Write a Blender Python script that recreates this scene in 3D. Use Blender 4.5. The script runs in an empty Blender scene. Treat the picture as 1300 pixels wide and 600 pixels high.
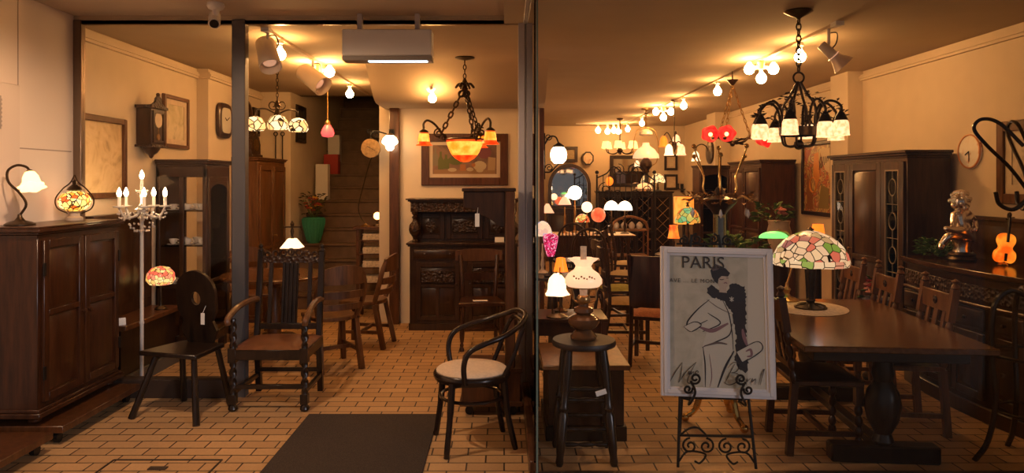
import bpy, math, random
from mathutils import Vector, Matrix
random.seed(7)
C = bpy.context.scene.collection
PI = math.pi
F, H, VX, VY = 900.0, 1.6, 640.0, 230.0          # focal length in pixels, eye height, vanishing point

def X(px, Y): return (px - VX) / F * Y
def Z(py, Y): return H - (py - VY) / F * Y
def P(px, py, Y): return Vector((X(px, Y), Y, Z(py, Y)))
def R(d): return math.radians(d)

# ------------------------------------------------------------------ mesh builder
class MB:
    def __init__(s):
        s.v = []; s.f = []; s.m = []; s.mi = 0; s.M = None
    def add(s, vs, fs):
        o = len(s.v)
        if s.M is not None: vs = [s.M @ Vector(p) for p in vs]
        s.v += [tuple(p) for p in vs]
        for f in fs:
            s.f.append([i + o for i in f]); s.m.append(s.mi)
        return s
    def box(s, x0, x1, y0, y1, z0, z1):
        x0, x1 = min(x0, x1), max(x0, x1); y0, y1 = min(y0, y1), max(y0, y1); z0, z1 = min(z0, z1), max(z0, z1)
        vs = [(x, y, z) for z in (z0, z1) for y in (y0, y1) for x in (x0, x1)]
        return s.add(vs, [(0,2,3,1),(4,5,7,6),(0,1,5,4),(2,6,7,3),(0,4,6,2),(1,3,7,5)])
    def bar(s, p, q, w, h, up=(0,0,1)):
        p = Vector(p); q = Vector(q); d = (q - p).normalized(); u = Vector(up)
        if abs(d.dot(u)) > .98: u = Vector((0,1,0))
        a = d.cross(u).normalized(); b = a.cross(d).normalized()
        vs = []
        for c in (p, q):
            for i, j in ((-1,-1),(1,-1),(1,1),(-1,1)): vs.append(c + a*(i*w/2) + b*(j*h/2))
        return s.add(vs, [(3,2,1,0),(4,5,6,7),(0,1,5,4),(1,2,6,5),(2,3,7,6),(3,0,4,7)])
    def tube(s, pts, r, seg=8, closed=False):
        pts = [Vector(p) for p in pts]; n = len(pts)
        rs = r if isinstance(r, (list, tuple)) else [r]*n
        tan = []
        for i in range(n):
            if closed: t = pts[(i+1) % n] - pts[i-1]
            else: t = pts[min(i+1, n-1)] - pts[max(i-1, 0)]
            tan.append(t.normalized() if t.length > 1e-9 else Vector((0,0,1)))
        u = Vector((0,0,1))
        if abs(tan[0].dot(u)) > .9: u = Vector((1,0,0))
        a = (u - tan[0]*u.dot(tan[0])).normalized()
        vs = []
        for i in range(n):
            a = a - tan[i]*a.dot(tan[i])
            a = a.normalized() if a.length > 1e-6 else Vector((1,0,0)).cross(tan[i]).normalized()
            b = tan[i].cross(a)
            for k in range(seg):
                t = 2*PI*k/seg
                vs.append(pts[i] + (a*math.cos(t) + b*math.sin(t))*rs[i])
        fs = []
        for i in range(n if closed else n-1):
            j = (i+1) % n
            for k in range(seg):
                l = (k+1) % seg
                fs.append((i*seg+k, i*seg+l, j*seg+l, j*seg+k))
        if not closed:
            fs.append(tuple(range(seg))[::-1]); fs.append(tuple((n-1)*seg+k for k in range(seg)))
        return s.add(vs, fs)
    def lathe(s, prof, o=(0,0,0), seg=20, axis=None, ruff=0, nr=6, phase=0, sx=1, sy=1):
        """prof: (r, z[, ruffle weight]); axis: matrix that turns local z."""
        o = Vector(o); vs = []; n = len(prof)
        for p in prof:
            w = p[2] if len(p) > 2 else 0
            for k in range(seg):
                t = 2*PI*k/seg + phase
                q = 1 + ruff*w*math.cos(nr*t)
                v = Vector((p[0]*q*math.cos(t)*sx, p[0]*q*math.sin(t)*sy, p[1]))
                if axis is not None: v = axis @ v
                vs.append(o + v)
        fs = []
        for i in range(n-1):
            for k in range(seg):
                l = (k+1) % seg
                fs.append((i*seg+k, i*seg+l, (i+1)*seg+l, (i+1)*seg+k))
        if prof[0][0] > 1e-5: fs.append(tuple(range(seg))[::-1])
        if prof[-1][0] > 1e-5: fs.append(tuple((n-1)*seg+k for k in range(seg)))
        return s.add(vs, fs)
    def shell(s, prof, o=(0,0,0), seg=20, **k):       # open lathe: no end caps
        n0 = len(s.f); s.lathe(prof, o, seg, **k)
        for i in range(len(s.f)-1, n0-1, -1):
            if len(s.f[i]) == seg and seg > 4: del s.f[i]; del s.m[i]
        return s
    def turned(s, p, q, r, kind='bobbin', n=6, seg=10):
        """a turned bar from p to q: bobbin, barley twist, or baluster"""
        p = Vector(p); q = Vector(q); L = (q-p).length
        A = (q-p).to_track_quat('Z', 'Y').to_matrix()
        if kind == 'twist':
            st = max(14, int(L/.012)); vs = []; fs = []; sg = 10
            for i in range(st+1):
                z = L*i/st; ph = z/.11*2*PI/2*1.6
                e = min(1, min(z, L-z)/.03)
                for k in range(sg):
                    t = 2*PI*k/sg
                    rr = r*(.82 + .28*e*math.cos(2*(t-ph)))
                    vs.append(p + A @ Vector((rr*math.cos(t), rr*math.sin(t), z)))
            for i in range(st):
                for k in range(sg):
                    l = (k+1) % sg; fs.append((i*sg+k, i*sg+l, (i+1)*sg+l, (i+1)*sg+k))
            return s.add(vs, fs)
        prof = []
        if kind == 'bobbin':
            for i in range(n*6+1):
                t = i/6; prof.append((r*(.55 + .45*abs(math.sin(PI*t))), L*i/(n*6)))
        else:
            for a, b in ((1,0),(1,.06),(.55,.1),(.8,.14),(.5,.18),(.95,.3),(1.05,.4),(.7,.6),(.5,.74),(.8,.8),(.5,.85),(1,.92),(1,1)):
                prof.append((r*a, L*b))
        return s.lathe(prof, p, seg, axis=A)
    def prism(s, poly, M, d):
        """2D polygon in local xy, extruded along local z by d"""
        n = len(poly)
        vs = [M @ Vector((x, y, 0)) for x, y in poly] + [M @ Vector((x, y, d)) for x, y in poly]
        fs = [tuple(range(n))[::-1], tuple(range(n, 2*n))]
        for i in range(n): j = (i+1) % n; fs.append((i, j, n+j, n+i))
        return s.add(vs, fs)
    def sphere(s, c, r, seg=12, rings=8, sx=1, sy=1, sz=1):
        prof = [(r*math.sin(PI*i/rings), -r*math.cos(PI*i/rings)*sz) for i in range(rings+1)]
        prof[0] = (1e-6, prof[0][1]); prof[-1] = (1e-6, prof[-1][1])
        return s.lathe(prof, c, seg, sx=sx, sy=sy)
    def torus(s, c, R_, r, seg=20, axis=None, sx=1, sy=1, ts=6):
        c = Vector(c); pts = []
        for k in range(seg):
            t = 2*PI*k/seg; v = Vector((R_*math.cos(t)*sx, R_*math.sin(t)*sy, 0))
            if axis is not None: v = axis @ v
            pts.append(c + v)
        return s.tube(pts, r, ts, closed=True)
    def frustum(s, x0, x1, z0, z1, y, d, ins):        # raised panel whose face points to -y
        vs = [(x0,y,z0),(x1,y,z0),(x1,y,z1),(x0,y,z1),
              (x0+ins,y-d,z0+ins),(x1-ins,y-d,z0+ins),(x1-ins,y-d,z1-ins),(x0+ins,y-d,z1-ins)]
        return s.add(vs, [(4,5,6,7),(0,1,5,4),(1,2,6,5),(2,3,7,6),(3,0,4,7)])
    def frame(s, x0, x1, z0, z1, y0, y1, w):          # rectangular frame in the xz plane
        s.box(x0, x0+w, y0, y1, z0, z1); s.box(x1-w, x1, y0, y1, z0, z1)
        s.box(x0+w, x1-w, y0, y1, z0, z0+w); s.box(x0+w, x1-w, y0, y1, z1-w, z1)
        return s
    def build(s, name, mat, parent=None, bevel=0, smooth=True, sub=0):
        me = bpy.data.meshes.new(name); me.from_pydata(s.v, [], s.f)
        mats = mat if isinstance(mat, (list, tuple)) else [mat]
        for m in mats: me.materials.append(m)
        if len(mats) > 1: me.polygons.foreach_set('material_index', s.m)
        me.validate(); me.update()
        if smooth:
            me.polygons.foreach_set('use_smooth', [True]*len(me.polygons))
            me.set_sharp_from_angle(angle=R(42))
        o = bpy.data.objects.new(name, me); C.objects.link(o)
        if parent is not None: o.parent = parent
        if bevel:
            b = o.modifiers.new('bevel', 'BEVEL'); b.width = bevel; b.segments = 1; b.limit_method = 'ANGLE'; b.angle_limit = R(50)
        if sub:
            b = o.modifiers.new('sub', 'SUBSURF'); b.levels = sub; b.render_levels = sub
        return o

def tag(o, label, cat, group=None, kind=None):
    o['label'] = label; o['category'] = cat
    if group: o['group'] = group
    if kind: o['kind'] = kind
    return o
def thing(name, label, cat, loc=(0,0,0), rz=0, group=None):
    o = bpy.data.objects.new(name, None); C.objects.link(o)
    o.empty_display_size = .1
    o.location = loc; o.rotation_euler = (0, 0, R(rz))
    return tag(o, label, cat, group)
def copy_tree(o, parent=None):
    c = o.copy(); C.objects.link(c)
    if parent is not None: c.parent = parent
    for ch in list(KIDS(o)): copy_tree(ch, c)
    return c
def KIDS(o): return [x for x in C.objects if x.parent == o]
def place(o, loc, rz, label, group=None):
    c = copy_tree(o); c.location = loc; c.rotation_euler = (0, 0, R(rz)); c['label'] = label
    if group: c['group'] = group
    return c
def struct(name, mb, mat, parent=None, **k):
    o = mb.build(name, mat, parent, **k)
    if parent is None: o['kind'] = 'structure'
    return o
def arc(c, r, a0, a1, n, plane='xz', ry=None):
    out = []; ry = r if ry is None else ry
    for i in range(n+1):
        t = R(a0 + (a1-a0)*i/n); a, b = r*math.cos(t), ry*math.sin(t)
        out.append(Vector((c[0]+a, c[1], c[2]+b)) if plane == 'xz' else Vector((c[0]+a, c[1]+b, c[2])) if plane == 'xy' else Vector((c[0], c[1]+a, c[2]+b)))
    return out
def spiral(c, r0, r1, a0, turns, n=22, plane='xz'):
    out = []
    for i in range(n+1):
        u = i/n; t = R(a0) + turns*2*PI*u; r = r0 + (r1-r0)*u
        a, b = r*math.cos(t), r*math.sin(t)
        out.append(Vector((c[0]+a, c[1], c[2]+b)) if plane == 'xz' else Vector((c[0], c[1]+a, c[2]+b)))
    return out
def smooth_pts(pts, n=6):
    """Catmull-Rom through pts"""
    p = [Vector(q) for q in pts]; p = [2*p[0]-p[1]] + p + [2*p[-1]-p[-2]]; out = []
    for i in range(1, len(p)-2):
        for k in range(n):
            t = k/n; a, b, c, d = p[i-1], p[i], p[i+1], p[i+2]
            out.append(.5*((2*b) + (c-a)*t + (2*a-5*b+4*c-d)*t*t + (3*b-a-3*c+d)*t**3))
    out.append(p[-2]); return out
def chain(mb, p, q, link=.045, r=.0035, w=.011):
    p = Vector(p); q = Vector(q); L = (q-p).length; n = max(2, round(L/(link*.78)))
    A = (q-p).to_track_quat('Z', 'Y').to_matrix()
    for i in range(n):
        c = p + (q-p)*((i+.5)/n); pts = []
        for k in range(8):
            t = 2*PI*k/8; a, b = w*math.cos(t), link/2*math.sin(t)
            pts.append(c + A @ (Vector((a,0,b)) if i % 2 else Vector((0,a,b))))
        mb.tube(pts, r, 4, closed=True)

# ------------------------------------------------------------------ materials
def newmat(name):
    m = bpy.data.materials.new(name); m.use_nodes = True
    nt = m.node_tree; return m, nt, nt.nodes['Principled BSDF']
def mat(name, col, rough=.5, metal=0, noise=0, nscale=20, bump=0):
    m, nt, b = newmat(name)
    b.inputs['Base Color'].default_value = (*col, 1); b.inputs['Roughness'].default_value = rough; b.inputs['Metallic'].default_value = metal
    if noise or bump:
        tc = nt.nodes.new('ShaderNodeTexCoord'); no = nt.nodes.new('ShaderNodeTexNoise'); no.inputs['Scale'].default_value = nscale; no.inputs['Detail'].default_value = 4
        nt.links.new(tc.outputs['Object'], no.inputs['Vector'])
        if noise:
            r = nt.nodes.new('ShaderNodeValToRGB')
            r.color_ramp.elements[0].position = .3; r.color_ramp.elements[1].position = .7
            r.color_ramp.elements[0].color = (*[c*(1-noise) for c in col], 1); r.color_ramp.elements[1].color = (*[min(1, c*(1+noise)) for c in col], 1)
            nt.links.new(no.outputs['Fac'], r.inputs['Fac']); nt.links.new(r.outputs['Color'], b.inputs['Base Color'])
        if bump:
            bp = nt.nodes.new('ShaderNodeBump'); bp.inputs['Strength'].default_value = bump; bp.inputs['Distance'].default_value = .01
            nt.links.new(no.outputs['Fac'], bp.inputs['Height']); nt.links.new(bp.outputs['Normal'], b.inputs['Normal'])
    return m
def wood(name, c1, c2, rough=.32, sc=(14, 14, 1.6), bump=0):
    m, nt, b = newmat(name); N = nt.nodes.new; L = nt.links.new
    tc = N('ShaderNodeTexCoord'); mp = N('ShaderNodeMapping'); mp.inputs['Scale'].default_value = sc
    no = N('ShaderNodeTexNoise'); no.inputs['Scale'].default_value = 2.2; no.inputs['Detail'].default_value = 6; no.inputs['Roughness'].default_value = .62
    r = N('ShaderNodeValToRGB'); r.color_ramp.elements[0].position = .32; r.color_ramp.elements[1].position = .7
    r.color_ramp.elements[0].color = (*c1, 1); r.color_ramp.elements[1].color = (*c2, 1)
    L(tc.outputs['Object'], mp.inputs['Vector']); L(mp.outputs['Vector'], no.inputs['Vector']); L(no.outputs['Fac'], r.inputs['Fac']); L(r.outputs['Color'], b.inputs['Base Color'])
    b.inputs['Roughness'].default_value = rough
    if bump:
        n2 = N('ShaderNodeTexVoronoi'); n2.inputs['Scale'].default_value = 38
        bp = N('ShaderNodeBump'); bp.inputs['Strength'].default_value = bump; bp.inputs['Distance'].default_value = .012
        L(tc.outputs['Object'], n2.inputs['Vector']); L(n2.outputs['Distance'], bp.inputs['Height']); L(bp.outputs['Normal'], b.inputs['Normal'])
    return m
def emit(name, col, s):
    m, nt, b = newmat(name); b.inputs['Base Color'].default_value = (*[min(1, c) for c in col], 1)
    b.inputs['Emission Color'].default_value = (*col, 1); b.inputs['Emission Strength'].default_value = s
    b.inputs['Roughness'].default_value = .3
    return m
def stained(name, cols, s, scale=9, line=.035, rand=1.0):
    """lit leaded glass: voronoi cells in several glass colours between dark cames"""
    m, nt, b = newmat(name); N = nt.nodes.new; L = nt.links.new
    tc = N('ShaderNodeTexCoord')
    v = N('ShaderNodeTexVoronoi'); v.inputs['Scale'].default_value = scale; v.inputs['Randomness'].default_value = rand
    e = N('ShaderNodeTexVoronoi'); e.feature = 'DISTANCE_TO_EDGE'; e.inputs['Scale'].default_value = scale; e.inputs['Randomness'].default_value = rand
    sp = N('ShaderNodeSeparateColor'); r = N('ShaderNodeValToRGB'); r.color_ramp.interpolation = 'CONSTANT'
    for i, c in enumerate(cols):
        el = r.color_ramp.elements[i] if i < 2 else r.color_ramp.elements.new(i/len(cols))
        el.position = i/len(cols); el.color = (*c, 1)
    gt = N('ShaderNodeMath'); gt.operation = 'GREATER_THAN'; gt.inputs[1].default_value = line
    mu = N('ShaderNodeMath'); mu.operation = 'MULTIPLY'; mu.inputs[1].default_value = s
    L(tc.outputs['Object'], v.inputs['Vector']); L(tc.outputs['Object'], e.inputs['Vector'])
    L(v.outputs['Color'], sp.inputs['Color']); L(sp.outputs[0], r.inputs['Fac'])
    L(e.outputs['Distance'], gt.inputs[0]); L(gt.outputs[0], mu.inputs[0])
    L(r.outputs['Color'], b.inputs['Emission Color']); L(mu.outputs[0], b.inputs['Emission Strength'])
    b.inputs['Base Color'].default_value = (.05, .04, .03, 1); b.inputs['Roughness'].default_value = .25
    return m
def emit_noise(name, c1, c2, s, scale=30):
    m, nt, b = newmat(name); N = nt.nodes.new; L = nt.links.new
    tc = N('ShaderNodeTexCoord'); no = N('ShaderNodeTexNoise'); no.inputs['Scale'].default_value = scale; no.inputs['Detail'].default_value = 3
    r = N('ShaderNodeValToRGB'); r.color_ramp.elements[0].position = .4; r.color_ramp.elements[1].position = .6
    r.color_ramp.elements[0].color = (*c1, 1); r.color_ramp.elements[1].color = (*c2, 1)
    L(tc.outputs['Object'], no.inputs['Vector']); L(no.outputs['Fac'], r.inputs['Fac']); L(r.outputs['Color'], b.inputs['Emission Color'])
    b.inputs['Emission Strength'].default_value = s; b.inputs['Base Color'].default_value = (*[.35*c for c in c2], 1); b.inputs['Roughness'].default_value = .3
    return m
def picture(name, cols, scale=3, distort=1.5, detail=4, rough=.6, sc=(1,1,1)):
    """a painted or printed surface: colours of its own, spread by noise"""
    m, nt, b = newmat(name); N = nt.nodes.new; L = nt.links.new
    tc = N('ShaderNodeTexCoord'); mp = N('ShaderNodeMapping'); mp.inputs['Scale'].default_value = sc
    no = N('ShaderNodeTexNoise'); no.inputs['Scale'].default_value = scale; no.inputs['Detail'].default_value = detail; no.inputs['Distortion'].default_value = distort
    r = N('ShaderNodeValToRGB')
    for i, c in enumerate(cols):
        pos = .28 + .44*i/max(1, len(cols)-1)
        el = r.color_ramp.elements[i] if i < 2 else r.color_ramp.elements.new(pos)
        el.position = pos; el.color = (*c, 1)
    L(tc.outputs['Object'], mp.inputs['Vector']); L(mp.outputs['Vector'], no.inputs['Vector']); L(no.outputs['Fac'], r.inputs['Fac']); L(r.outputs['Color'], b.inputs['Base Color'])
    b.inputs['Roughness'].default_value = rough
    return m
def glassmat(name, tint=(1,1,1), ior=1.45, rough=0.0):
    m = bpy.data.materials.new(name); m.use_nodes = True; nt = m.node_tree; nt.nodes.clear(); N = nt.nodes.new; L = nt.links.new
    o = N('ShaderNodeOutputMaterial'); t = N('ShaderNodeBsdfTransparent'); g = N('ShaderNodeBsdfGlossy'); f = N('ShaderNodeFresnel'); x = N('ShaderNodeMixShader')
    t.inputs['Color'].default_value = (*tint, 1); g.inputs['Roughness'].default_value = rough; f.inputs['IOR'].default_value = ior
    L(f.outputs[0], x.inputs[0]); L(t.outputs[0], x.inputs[1]); L(g.outputs[0], x.inputs[2]); L(x.outputs[0], o.inputs['Surface'])
    return m
def floor_mat():
    m, nt, b = newmat('floor_tiles'); N = nt.nodes.new; L = nt.links.new
    tc = N('ShaderNodeTexCoord'); br = N('ShaderNodeTexBrick')
    br.inputs['Scale'].default_value = 1; br.inputs['Brick Width'].default_value = .212; br.inputs['Row Height'].default_value = .112
    br.inputs['Mortar Size'].default_value = .0048; br.inputs['Mortar Smooth'].default_value = .1; br.inputs['Bias'].default_value = 0
    br.inputs['Color1'].default_value = (.47, .275, .125, 1); br.inputs['Color2'].default_value = (.58, .35, .165, 1); br.inputs['Mortar'].default_value = (.045, .025, .014, 1)
    L(tc.outputs['Object'], br.inputs['Vector'])
    no = N('ShaderNodeTexNoise'); no.inputs['Scale'].default_value = 60; no.inputs['Detail'].default_value = 4; L(tc.outputs['Object'], no.inputs['Vector'])
    mr = N('ShaderNodeMapRange'); mr.inputs['To Min'].default_value = .82; mr.inputs['To Max'].default_value = 1.12; L(no.outputs['Fac'], mr.inputs['Value'])
    mx = N('ShaderNodeMix'); mx.data_type = 'RGBA'; mx.blend_type = 'MULTIPLY'; mx.inputs['Factor'].default_value = 1
    L(br.outputs['Color'], mx.inputs[6]); L(mr.outputs[0], mx.inputs[7]); L(mx.outputs[2], b.inputs['Base Color'])
    b.inputs['Roughness'].default_value = .55
    bp = N('ShaderNodeBump'); bp.inputs['Strength'].default_value = .35; bp.inputs['Distance'].default_value = .004; bp.invert = True
    L(br.outputs['Fac'], bp.inputs['Height']); L(bp.outputs['Normal'], b.inputs['Normal'])
    return m

DARK = wood('dark_oak', (.020,.0085,.004), (.062,.026,.011), .3)
BLK  = wood('black_oak', (.010,.006,.004), (.030,.015,.008), .28)
CARV = wood('carved_oak', (.016,.007,.004), (.060,.025,.011), .35, bump=.9)
WALN = wood('walnut', (.050,.018,.007), (.135,.05,.018), .3)
MAHO = wood('mahogany', (.025,.008,.003), (.075,.024,.008), .28)
OAK  = wood('mid_oak', (.075,.03,.011), (.17,.072,.026), .33)
PINE = wood('warm_oak', (.15,.065,.022), (.30,.135,.045), .35)
TOPW = wood('polished_top', (.085,.034,.012), (.17,.07,.026), .22, sc=(14,1.6,14))
WALLM = mat('wall_plaster', (.62,.50,.36), .85, noise=.03, nscale=6)
CEILM = mat('ceiling_paint', (.44,.34,.23), .9, noise=.03, nscale=3)
PINKW = mat('pink_panel', (.80,.66,.55), .6, noise=.02, nscale=3)
STEEL = mat('lilac_steel', (.46,.42,.43), .4, metal=.15)
BRONZE = mat('bronze_frame', (.20,.14,.10), .35, metal=.7)
PLIN = mat('plinth', (.05,.03,.022), .4)
IRON = mat('black_iron', (.012,.010,.009), .4, metal=.3)
BRASS = mat('old_brass', (.40,.24,.09), .3, metal=.9, noise=.3, nscale=30)
GILT = mat('gilt', (.72,.45,.14), .22, metal=1)
DBRZ = mat('dark_bronze', (.07,.045,.025), .35, metal=.8, noise=.3, nscale=30)
SILV = mat('silver', (.78,.70,.62), .2, metal=1, noise=.2, nscale=18)
LEATH = mat('tan_leather', (.16,.058,.022), .32, noise=.25, nscale=14)
CREAMF = mat('cream_fabric', (.72,.55,.40), .9, noise=.08, nscale=60)
GREENF = mat('green_fabric', (.34,.30,.06), .85, noise=.15, nscale=40)
WHITE = mat('white_paint', (.80,.76,.70), .45)
PAPER = mat('white_card', (.82,.78,.72), .7)
REDM = mat('red_box', (.42,.03,.02), .5)
MATM = mat('door_mat', (.050,.033,.023), .95, noise=.5, nscale=220, bump=.6)
STAIRM = mat('stair_boards', (.15,.088,.05), .6, noise=.2, nscale=8)
GLASS = glassmat('clear_glass', (1,1,1), 1.26)
DGLASS = glassmat('dull_glass', (.75,.72,.65), 1.35, .02)
MIRR = mat('mirror', (.75,.73,.70), .03, metal=1)
CRYS = mat('crystal', (.88,.86,.84), .08, metal=.55)
BLUEP = mat('blue_porcelain', (.20,.24,.26), .25)
GREENV = mat('green_glaze', (.05,.30,.19), .25)
LEAF = mat('leaf', (.08,.15,.035), .6, noise=.4, nscale=30)
CREAMC = mat('cream_ceramic', (.55,.42,.30), .5, noise=.1, nscale=20)
TILEG = mat('teal_fabric', (.14,.22,.18), .9, noise=.4, nscale=25)
LACE = mat('lace', (.62,.48,.34), .9, noise=.25, nscale=50)
W = (1.0, .52, .175)                                # tungsten
BULB = emit('bulb', W, 150)
BULBS = emit('bulb_dim', W, 60)
CHAIRW = wood('chair_oak', (.11,.045,.016), (.24,.10,.036), .3)
CANDLE = emit('candle_bulb', (1,.66,.33), 45)
GLOBE = emit('white_glass_lit', (1,.72,.42), 9)
OPAL = emit('opal_lit', (1,.68,.38), 2.2)
OPALS = emit('opal_soft', (1,.62,.36), .85)
CREAMG = emit_noise('mottled_glass_lit', (1,.40,.16), (1,.66,.34), 1.7, 45)
ORNG = emit_noise('orange_glass_lit', (1,.05,.003), (1,.30,.03), 1.6, 11)
ORNY = emit_noise('yellow_orange_glass_lit', (1,.20,.01), (1,.42,.06), 1.9, 11)
ORNR = emit_noise('red_orange_glass_lit', (.9,.03,.003), (1,.12,.01), 1.25, 14)
REDG = emit_noise('red_glass_lit', (.75,.008,.010), (1,.05,.03), 1.0, 16)
PINKG = emit('pink_glass_lit', (1,.10,.10), 1.2)
MAGE = stained('magenta_beads_lit', [(.7,.01,.09),(1,.06,.22),(1,.35,.45),(.5,.0,.06)], 1.3, 70, .06)
AMBER = emit('amber_lit', (1,.19,.014), 1.6)
GRNL = emit('green_glass_lit', (.22,1,.22), 1.1)
TIFF1 = stained('floral_leaded_glass', [(1,.60,.30),(1,.66,.36),(.95,.55,.28),(1,.62,.33),(.75,.15,.08),(1,.66,.38),(.22,.32,.04),(1,.62,.33),(.42,.13,.10),(.95,.56,.3),(1,.64,.34),(.6,.34,.14)], .85, 17, .045)
SKIRT = stained('leaded_skirt', [(1,.60,.30),(1,.66,.36),(.98,.58,.3),(1,.63,.34),(.35,.42,.08),(1,.62,.33),(.95,.57,.29),(.8,.3,.16)], .85, 15, .04, .6)
TIFF2 = stained('cream_leaded_glass', [(1,.62,.25),(1,.5,.16),(1,.72,.38)], 1.7, 13, .05)
TIFF3 = stained('green_leaded_glass', [(.10,.42,.14),(.75,.14,.02),(.2,.5,.2),(.9,.35,.05),(.6,.5,.1)], 1.0, 16, .04)
MOSA = stained('mosaic_glass', [(1,.45,.06),(1,.10,.01),(1,.75,.25),(.9,.30,.02),(1,.6,.15)], 1.9, 32, .07)
FLOWG = stained('flower_glass', [(1,.50,.10),(.95,.14,.07),(1,.70,.25),(1,.55,.15),(1,.28,.14)], 1.2, 30, .04)
VIOL = emit_noise('violin_lit', (.9,.10,.003), (1,.30,.02), 1.1, 12)
FABS = emit('fabric_shade_lit', (1,.55,.2), 2.0)
SCREEN = emit('picture_lamp_lit', (1,.33,.03), 1.7)
COOL = emit('cool_tube', (.75,.9,1), 2.5)
# ================================================================== camera, sky
cam = bpy.data.cameras.new('camera'); co = bpy.data.objects.new('camera', cam); C.objects.link(co)
co.location = (0, 0, H); co.rotation_euler = (R(90), 0, 0)
cam.sensor_width = 36; cam.lens = 36*F/1300; cam.shift_x = 10/1300; cam.shift_y = -70/1300; cam.clip_start = .05
sc = bpy.context.scene; sc.camera = co
sc.view_settings.view_transform = 'Standard'; sc.view_settings.look = 'None'; sc.view_settings.gamma = 1; sc.view_settings.exposure = 0
try: sc.view_settings.use_curve_mapping = False
except Exception: pass
wd = bpy.data.worlds.new('evening_street'); sc.world = wd; wd.use_nodes = True
wd.node_tree.nodes['Background'].inputs['Color'].default_value = (.90, .86, .88, 1); wd.node_tree.nodes['Background'].inputs['Strength'].default_value = .13

sl = bpy.data.lights.new('evening_light', 'SUN'); sl.color = (.96, .93, 1); sl.energy = .62; sl.angle = R(14)
so = bpy.data.objects.new('evening_light', sl); C.objects.link(so); so.location = (5, -6, 4); so.rotation_euler = Vector((-.62, .68, -.22)).to_track_quat('-Z', 'Y').to_euler()

# ================================================================== the setting
GY = 5.29; GR = 3.72; ZC = 2.77; YB = 15.0; XL = -3.2; XR = 3.82
struct('floor', MB().box(-6, 6, -2, 17, -.1, 0), floor_mat())
# left side wall: panelled outside, plastered inside
m = MB(); m.box(XL-.12, XL, 1.2, GY, 0, 2.83); struct('wall_left_outside', m, PINKW)
m = MB()
for y in (4.665, 3.2): m.box(XL, XL+.002, y-.004, y+.004, 0, 2.83)
m.box(XL, XL+.002, 4.0, GY-.05, 1.815, 1.823)
struct('trim_seams', m, mat('seam', (.40,.30,.24), .8))
d1 = MB(); d1.frame(XL, XL+.012, 0, 2.05, 0, 0, .01); d1 = MB()
d1.box(XL, XL+.02, 3.75, 4.66, 0, 2.23); dobj = struct('door_1', d1, mat('door_panel', (.74,.60,.50), .55), bevel=.006)
lv = MB()
lv.box(XL+.02, XL+.03, 4.25, 4.47, 1.93, 2.14)
for k in range(7): lv.box(XL+.028, XL+.042, 4.26, 4.46, 1.945+k*.027, 1.958+k*.027)
lv.build('vent_louvre', mat('louvre', (.40,.32,.27), .6), dobj)
m = MB(); m.box(XL-.12, XL, GY, 9.4, 0, ZC+.1); struct('wall_left', m, WALLM)
m = MB(); m.box(XL, XL+.12, 7.38, 8.0, 0, ZC); struct('wall_left_pilaster', m, WALLM)
m = MB(); m.box(XL-.1, -2.8, 9.3, 9.42, 0, ZC); m.box(-2.92, -2.8, 9.42, 13, 0, 4.6); struct('wall_stair_left', m, WALLM)
m = MB(); m.box(-1.42, -1.3, 8.06, 13, 0, 4.6); struct('wall_stair_right', m, WALLM)
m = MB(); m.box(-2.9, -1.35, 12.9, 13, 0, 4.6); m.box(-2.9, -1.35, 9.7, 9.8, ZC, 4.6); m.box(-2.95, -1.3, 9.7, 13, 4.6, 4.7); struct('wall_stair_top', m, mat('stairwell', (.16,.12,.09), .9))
# partition with post, bulkhead above
m = MB(); m.box(-1.28, .43, 8.0, 8.1, 0, 2.42); struct('wall_partition', m, mat('partition_plaster', (.80,.67,.52), .8, noise=.03, nscale=5))
struct('trim_partition_post', MB().box(-1.285, -1.175, 7.93, 8.05, 0, 2.42), WALN, bevel=.006)
struct('trim_partition_end', MB().box(.40, .45, 7.95, 8.12, 0, 2.42), WALN, bevel=.004)
m = MB(); m.box(.35, .43, 8.1, YB, 0, ZC); struct('wall_back_left', m, WALLM)
m = MB(); cv = [(8.1, ZC+.02), (6.75, ZC+.02)] + [(6.75+.75*k/12, ZC-(ZC-2.42)*(.5-.5*math.cos(PI*k/12))) for k in range(13)] + [(8.1, 2.42)]
m.prism(cv, Matrix(((0,0,1,-1.35),(1,0,0,0),(0,1,0,0),(0,0,0,1))), 1.78); struct('ceiling_bulkhead', m, CEILM)
m = MB(); m.box(XL-.1, XR+.1, GY-.02, 9.75, ZC, ZC+.1); m.box(-1.4, XR+.1, 9.75, YB+.1, ZC, ZC+.1); m.box(XL-.1, -2.85, 9.75, 13, ZC, ZC+.1)
m.box(.0, XR+.1, GR, GY-.02, ZC, ZC+.1); struct('ceiling', m, CEILM)
m = MB(); m.box(-4.2, .02, 1.0, GY-.02, 2.83, 2.93); m.box(.02, 6, 1.0, GR, 2.83, 2.93); struct('ceiling_outside', m, mat('soffit_paint', (.50,.40,.30), .9))
struct('wall_right', MB().box(XR, XR+.12, 1.8, YB, 0, ZC+.1), WALLM)
struct('wall_right_pilaster', MB().box(XR-.16, XR, 7.55, 7.95, 0, ZC), WALLM)
struct('wall_right_rear_pilaster', MB().box(XR-.25, XR, 12.0, 12.5, 0, ZC), WALLM)
struct('wall_back', MB().box(.3, XR+.1, YB, YB+.12, 0, ZC+.1), WALLM)
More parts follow.
